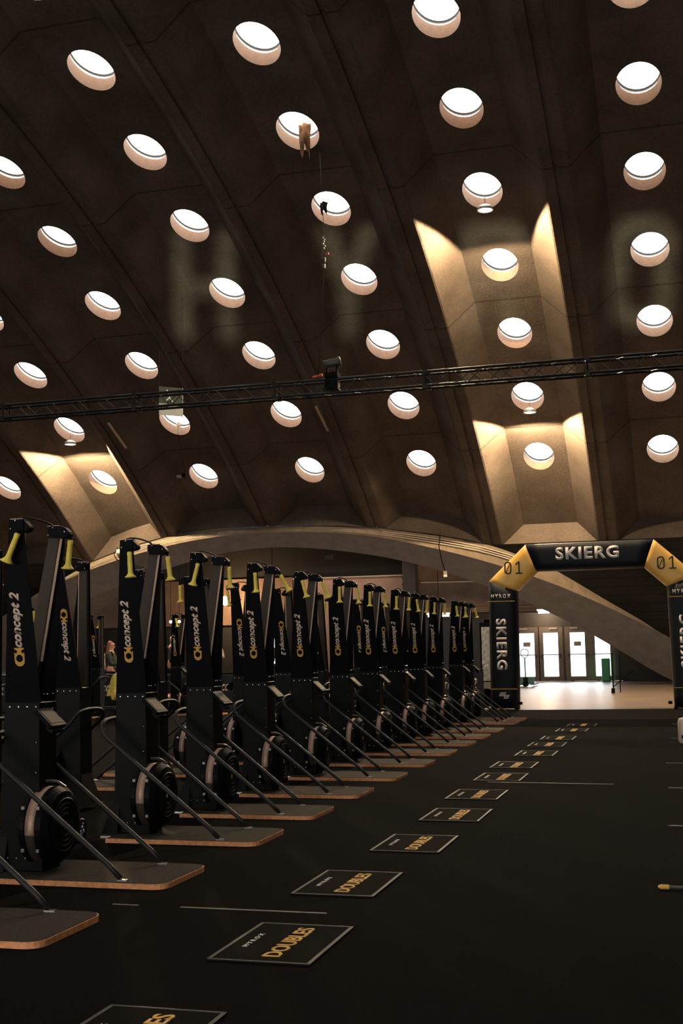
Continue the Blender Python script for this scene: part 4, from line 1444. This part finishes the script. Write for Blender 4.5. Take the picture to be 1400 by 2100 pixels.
py = person('person in a yellow striped shirt sitting low, partly hidden behind the second machine', (-10.95, 21.9, .006), .3, 1.70, yel_sh, blk, hair_d, relax, sit=True)
bn = thing('bench', 'low black bench under the person in the yellow striped shirt', 'bench', (-10.95, 21.9, .006), .3)
obj('seat_pad', box((.0, 0, .29), (.3, .9, .06), bev=.01), blk, bn)
for s_ in (-1, 1):
    obj('leg', box((0, .38 * s_, .13), (.25, .04, .26)), blk, bn)
py.location.z = .006

# ------------------------------------------------------------------ projector throwing faint lettering onto the vault
LP = Vector((0.9, -1.6, 2.3))
tgt = [Vector(q) for q in ((-11.22, 27.54, 10.45), (-7.36, 28.08, 10.22), (-3.91, 28.4, 10.09), (-0.59, 28.53, 10.03))]
ctr = (tgt[1] + tgt[2]) / 2
dn = (ctr - LP).normalized()
pd = .5
pc = LP + dn * pd
ex_ = (tgt[2] - tgt[1]); ex_ = (ex_ - dn * ex_.dot(dn)).normalized()
ey_ = -ex_.cross(dn).normalized()
if ey_.z < 0:
    ey_ = -ey_
cu = bpy.data.curves.new('stencil_plate', 'CURVE')
cu.dimensions = '2D'
cu.fill_mode = 'BOTH'


def onplate(P):
    d = (P - LP)
    t_ = pd / d.dot(dn)
    q = LP + d * t_ - pc
    return q.dot(ex_), q.dot(ey_)


pts2 = [onplate(P) for P in tgt]
step = (pts2[3][0] - pts2[0][0]) / 3
slope = (pts2[3][1] - pts2[0][1]) / (pts2[3][0] - pts2[0][0])


def add_spl(pp):
    sp = cu.splines.new('POLY')
    sp.points.add(len(pp) - 1)
    for p_, q in zip(sp.points, pp):
        p_.co = (q[0], q[1], 0, 1)
    sp.use_cyclic_u = True


add_spl([(-.30, -.2), (.30, -.2), (.30, .2), (-.30, .2)])
lh, lw_ = step * .70, step * .42
st_ = lw_ * .26


def rr_rect(w, h, c, n=5):
    out = []
    for sx, sy, a0 in ((1, -1, -PI / 2), (1, 1, 0), (-1, 1, PI / 2), (-1, -1, PI)):
        for q in range(n):
            a = a0 + PI / 2 * q / (n - 1)
            out.append((sx * (w / 2 - c) + c * math.cos(a), sy * (h / 2 - c) + c * math.sin(a)))
    return out


w2, h2 = lw_ / 2, lh / 2
glyph = {
    'H': [[(-w2, -h2), (-w2 + st_, -h2), (-w2 + st_, -st_ / 2), (w2 - st_, -st_ / 2), (w2 - st_, -h2), (w2, -h2), (w2, h2), (w2 - st_, h2), (w2 - st_, st_ / 2), (-w2 + st_, st_ / 2), (-w2 + st_, h2), (-w2, h2)]],
    'Y': [[(-st_ / 2, -h2), (st_ / 2, -h2), (st_ / 2, -.05 * lh), (w2, h2), (w2 - st_ * 1.1, h2), (0, .12 * lh), (-w2 + st_ * 1.1, h2), (-w2, h2), (-st_ / 2, -.05 * lh)]],
    'R': [[(-w2, -h2), (-w2 + st_, -h2), (-w2 + st_, -.12 * lh), (0, -.12 * lh), (w2 - st_ * 1.1, -h2), (w2, -h2), (.2 * lw_, -.1 * lh), (w2, .02 * lh), (w2, h2 - .08 * lh), (w2 - .2 * lw_, h2), (-w2, h2)],
          [(-w2 + st_, .08 * lh), (w2 - st_, .08 * lh), (w2 - st_, h2 - st_), (-w2 + st_, h2 - st_)]],
    'O': [rr_rect(lw_, lh, lw_ * .35), rr_rect(lw_ - 2 * st_, lh - 2 * st_, lw_ * .18)],
    'X': [[(-w2, -h2), (-w2 + st_ * 1.1, -h2), (0, -.12 * lh), (w2 - st_ * 1.1, -h2), (w2, -h2), (.12 * lw_, 0), (w2, h2), (w2 - st_ * 1.1, h2), (0, .12 * lh), (-w2 + st_ * 1.1, h2), (-w2, h2), (-.12 * lw_, 0)]],
}
for i, chh in enumerate('HYROX'):
    ox, oy = pts2[0][0] + step * i, pts2[0][1] + slope * step * i
    for sp in glyph[chh]:
        add_spl([(x + ox, y + oy) for x, y in sp])
so = bpy.data.objects.new('stencil_plate', cu)
C.objects.link(so)
bpy.context.view_layer.update()
me = bpy.data.meshes.new_from_object(so.evaluated_get(bpy.context.evaluated_depsgraph_get()))
bpy.data.objects.remove(so)
pjt = thing('projector', 'black pattern projector on a stand beside the camera position', 'projector', (0, 0, 0))
bm = bm_new(); bm.from_mesh(me)
Mx = Matrix((ex_, ey_, ex_.cross(ey_))).transposed().to_4x4(); Mx.translation = pc
bmesh.ops.transform(bm, matrix=Mx, verts=bm.verts)
obj('stencil_plate', bm, panel_m, pjt)
bm = bm_new()
rt = Matrix((ex_, ey_, ex_.cross(ey_))).transposed()
for cx_, cy_, sx_, sy_ in ((0, .205, .62, .01), (0, -.205, .62, .01), (.305, 0, .01, .42), (-.305, 0, .01, .42)):
    add_box(bm, LP + dn * .22 + ex_ * cx_ + ey_ * cy_, (sx_, sy_, .58), rt)
add_box(bm, LP - dn * .07, (.62, .42, .01), rt)
obj('housing', bm, panel_m, pjt)
obj('stand', tube([LP - ey_ * .21 + dn * .2, (LP.x, LP.y + .1, .02)], .02, 8), panel_m, pjt)
rz_ = dn.to_track_quat('-Z', 'Y').to_euler()
lamp('projector_source', 'SPOT', LP, GOBO_W, (.93, 1.0, .72), tuple(rz_), spot=math.radians(75), blend=.1, radius=.004)
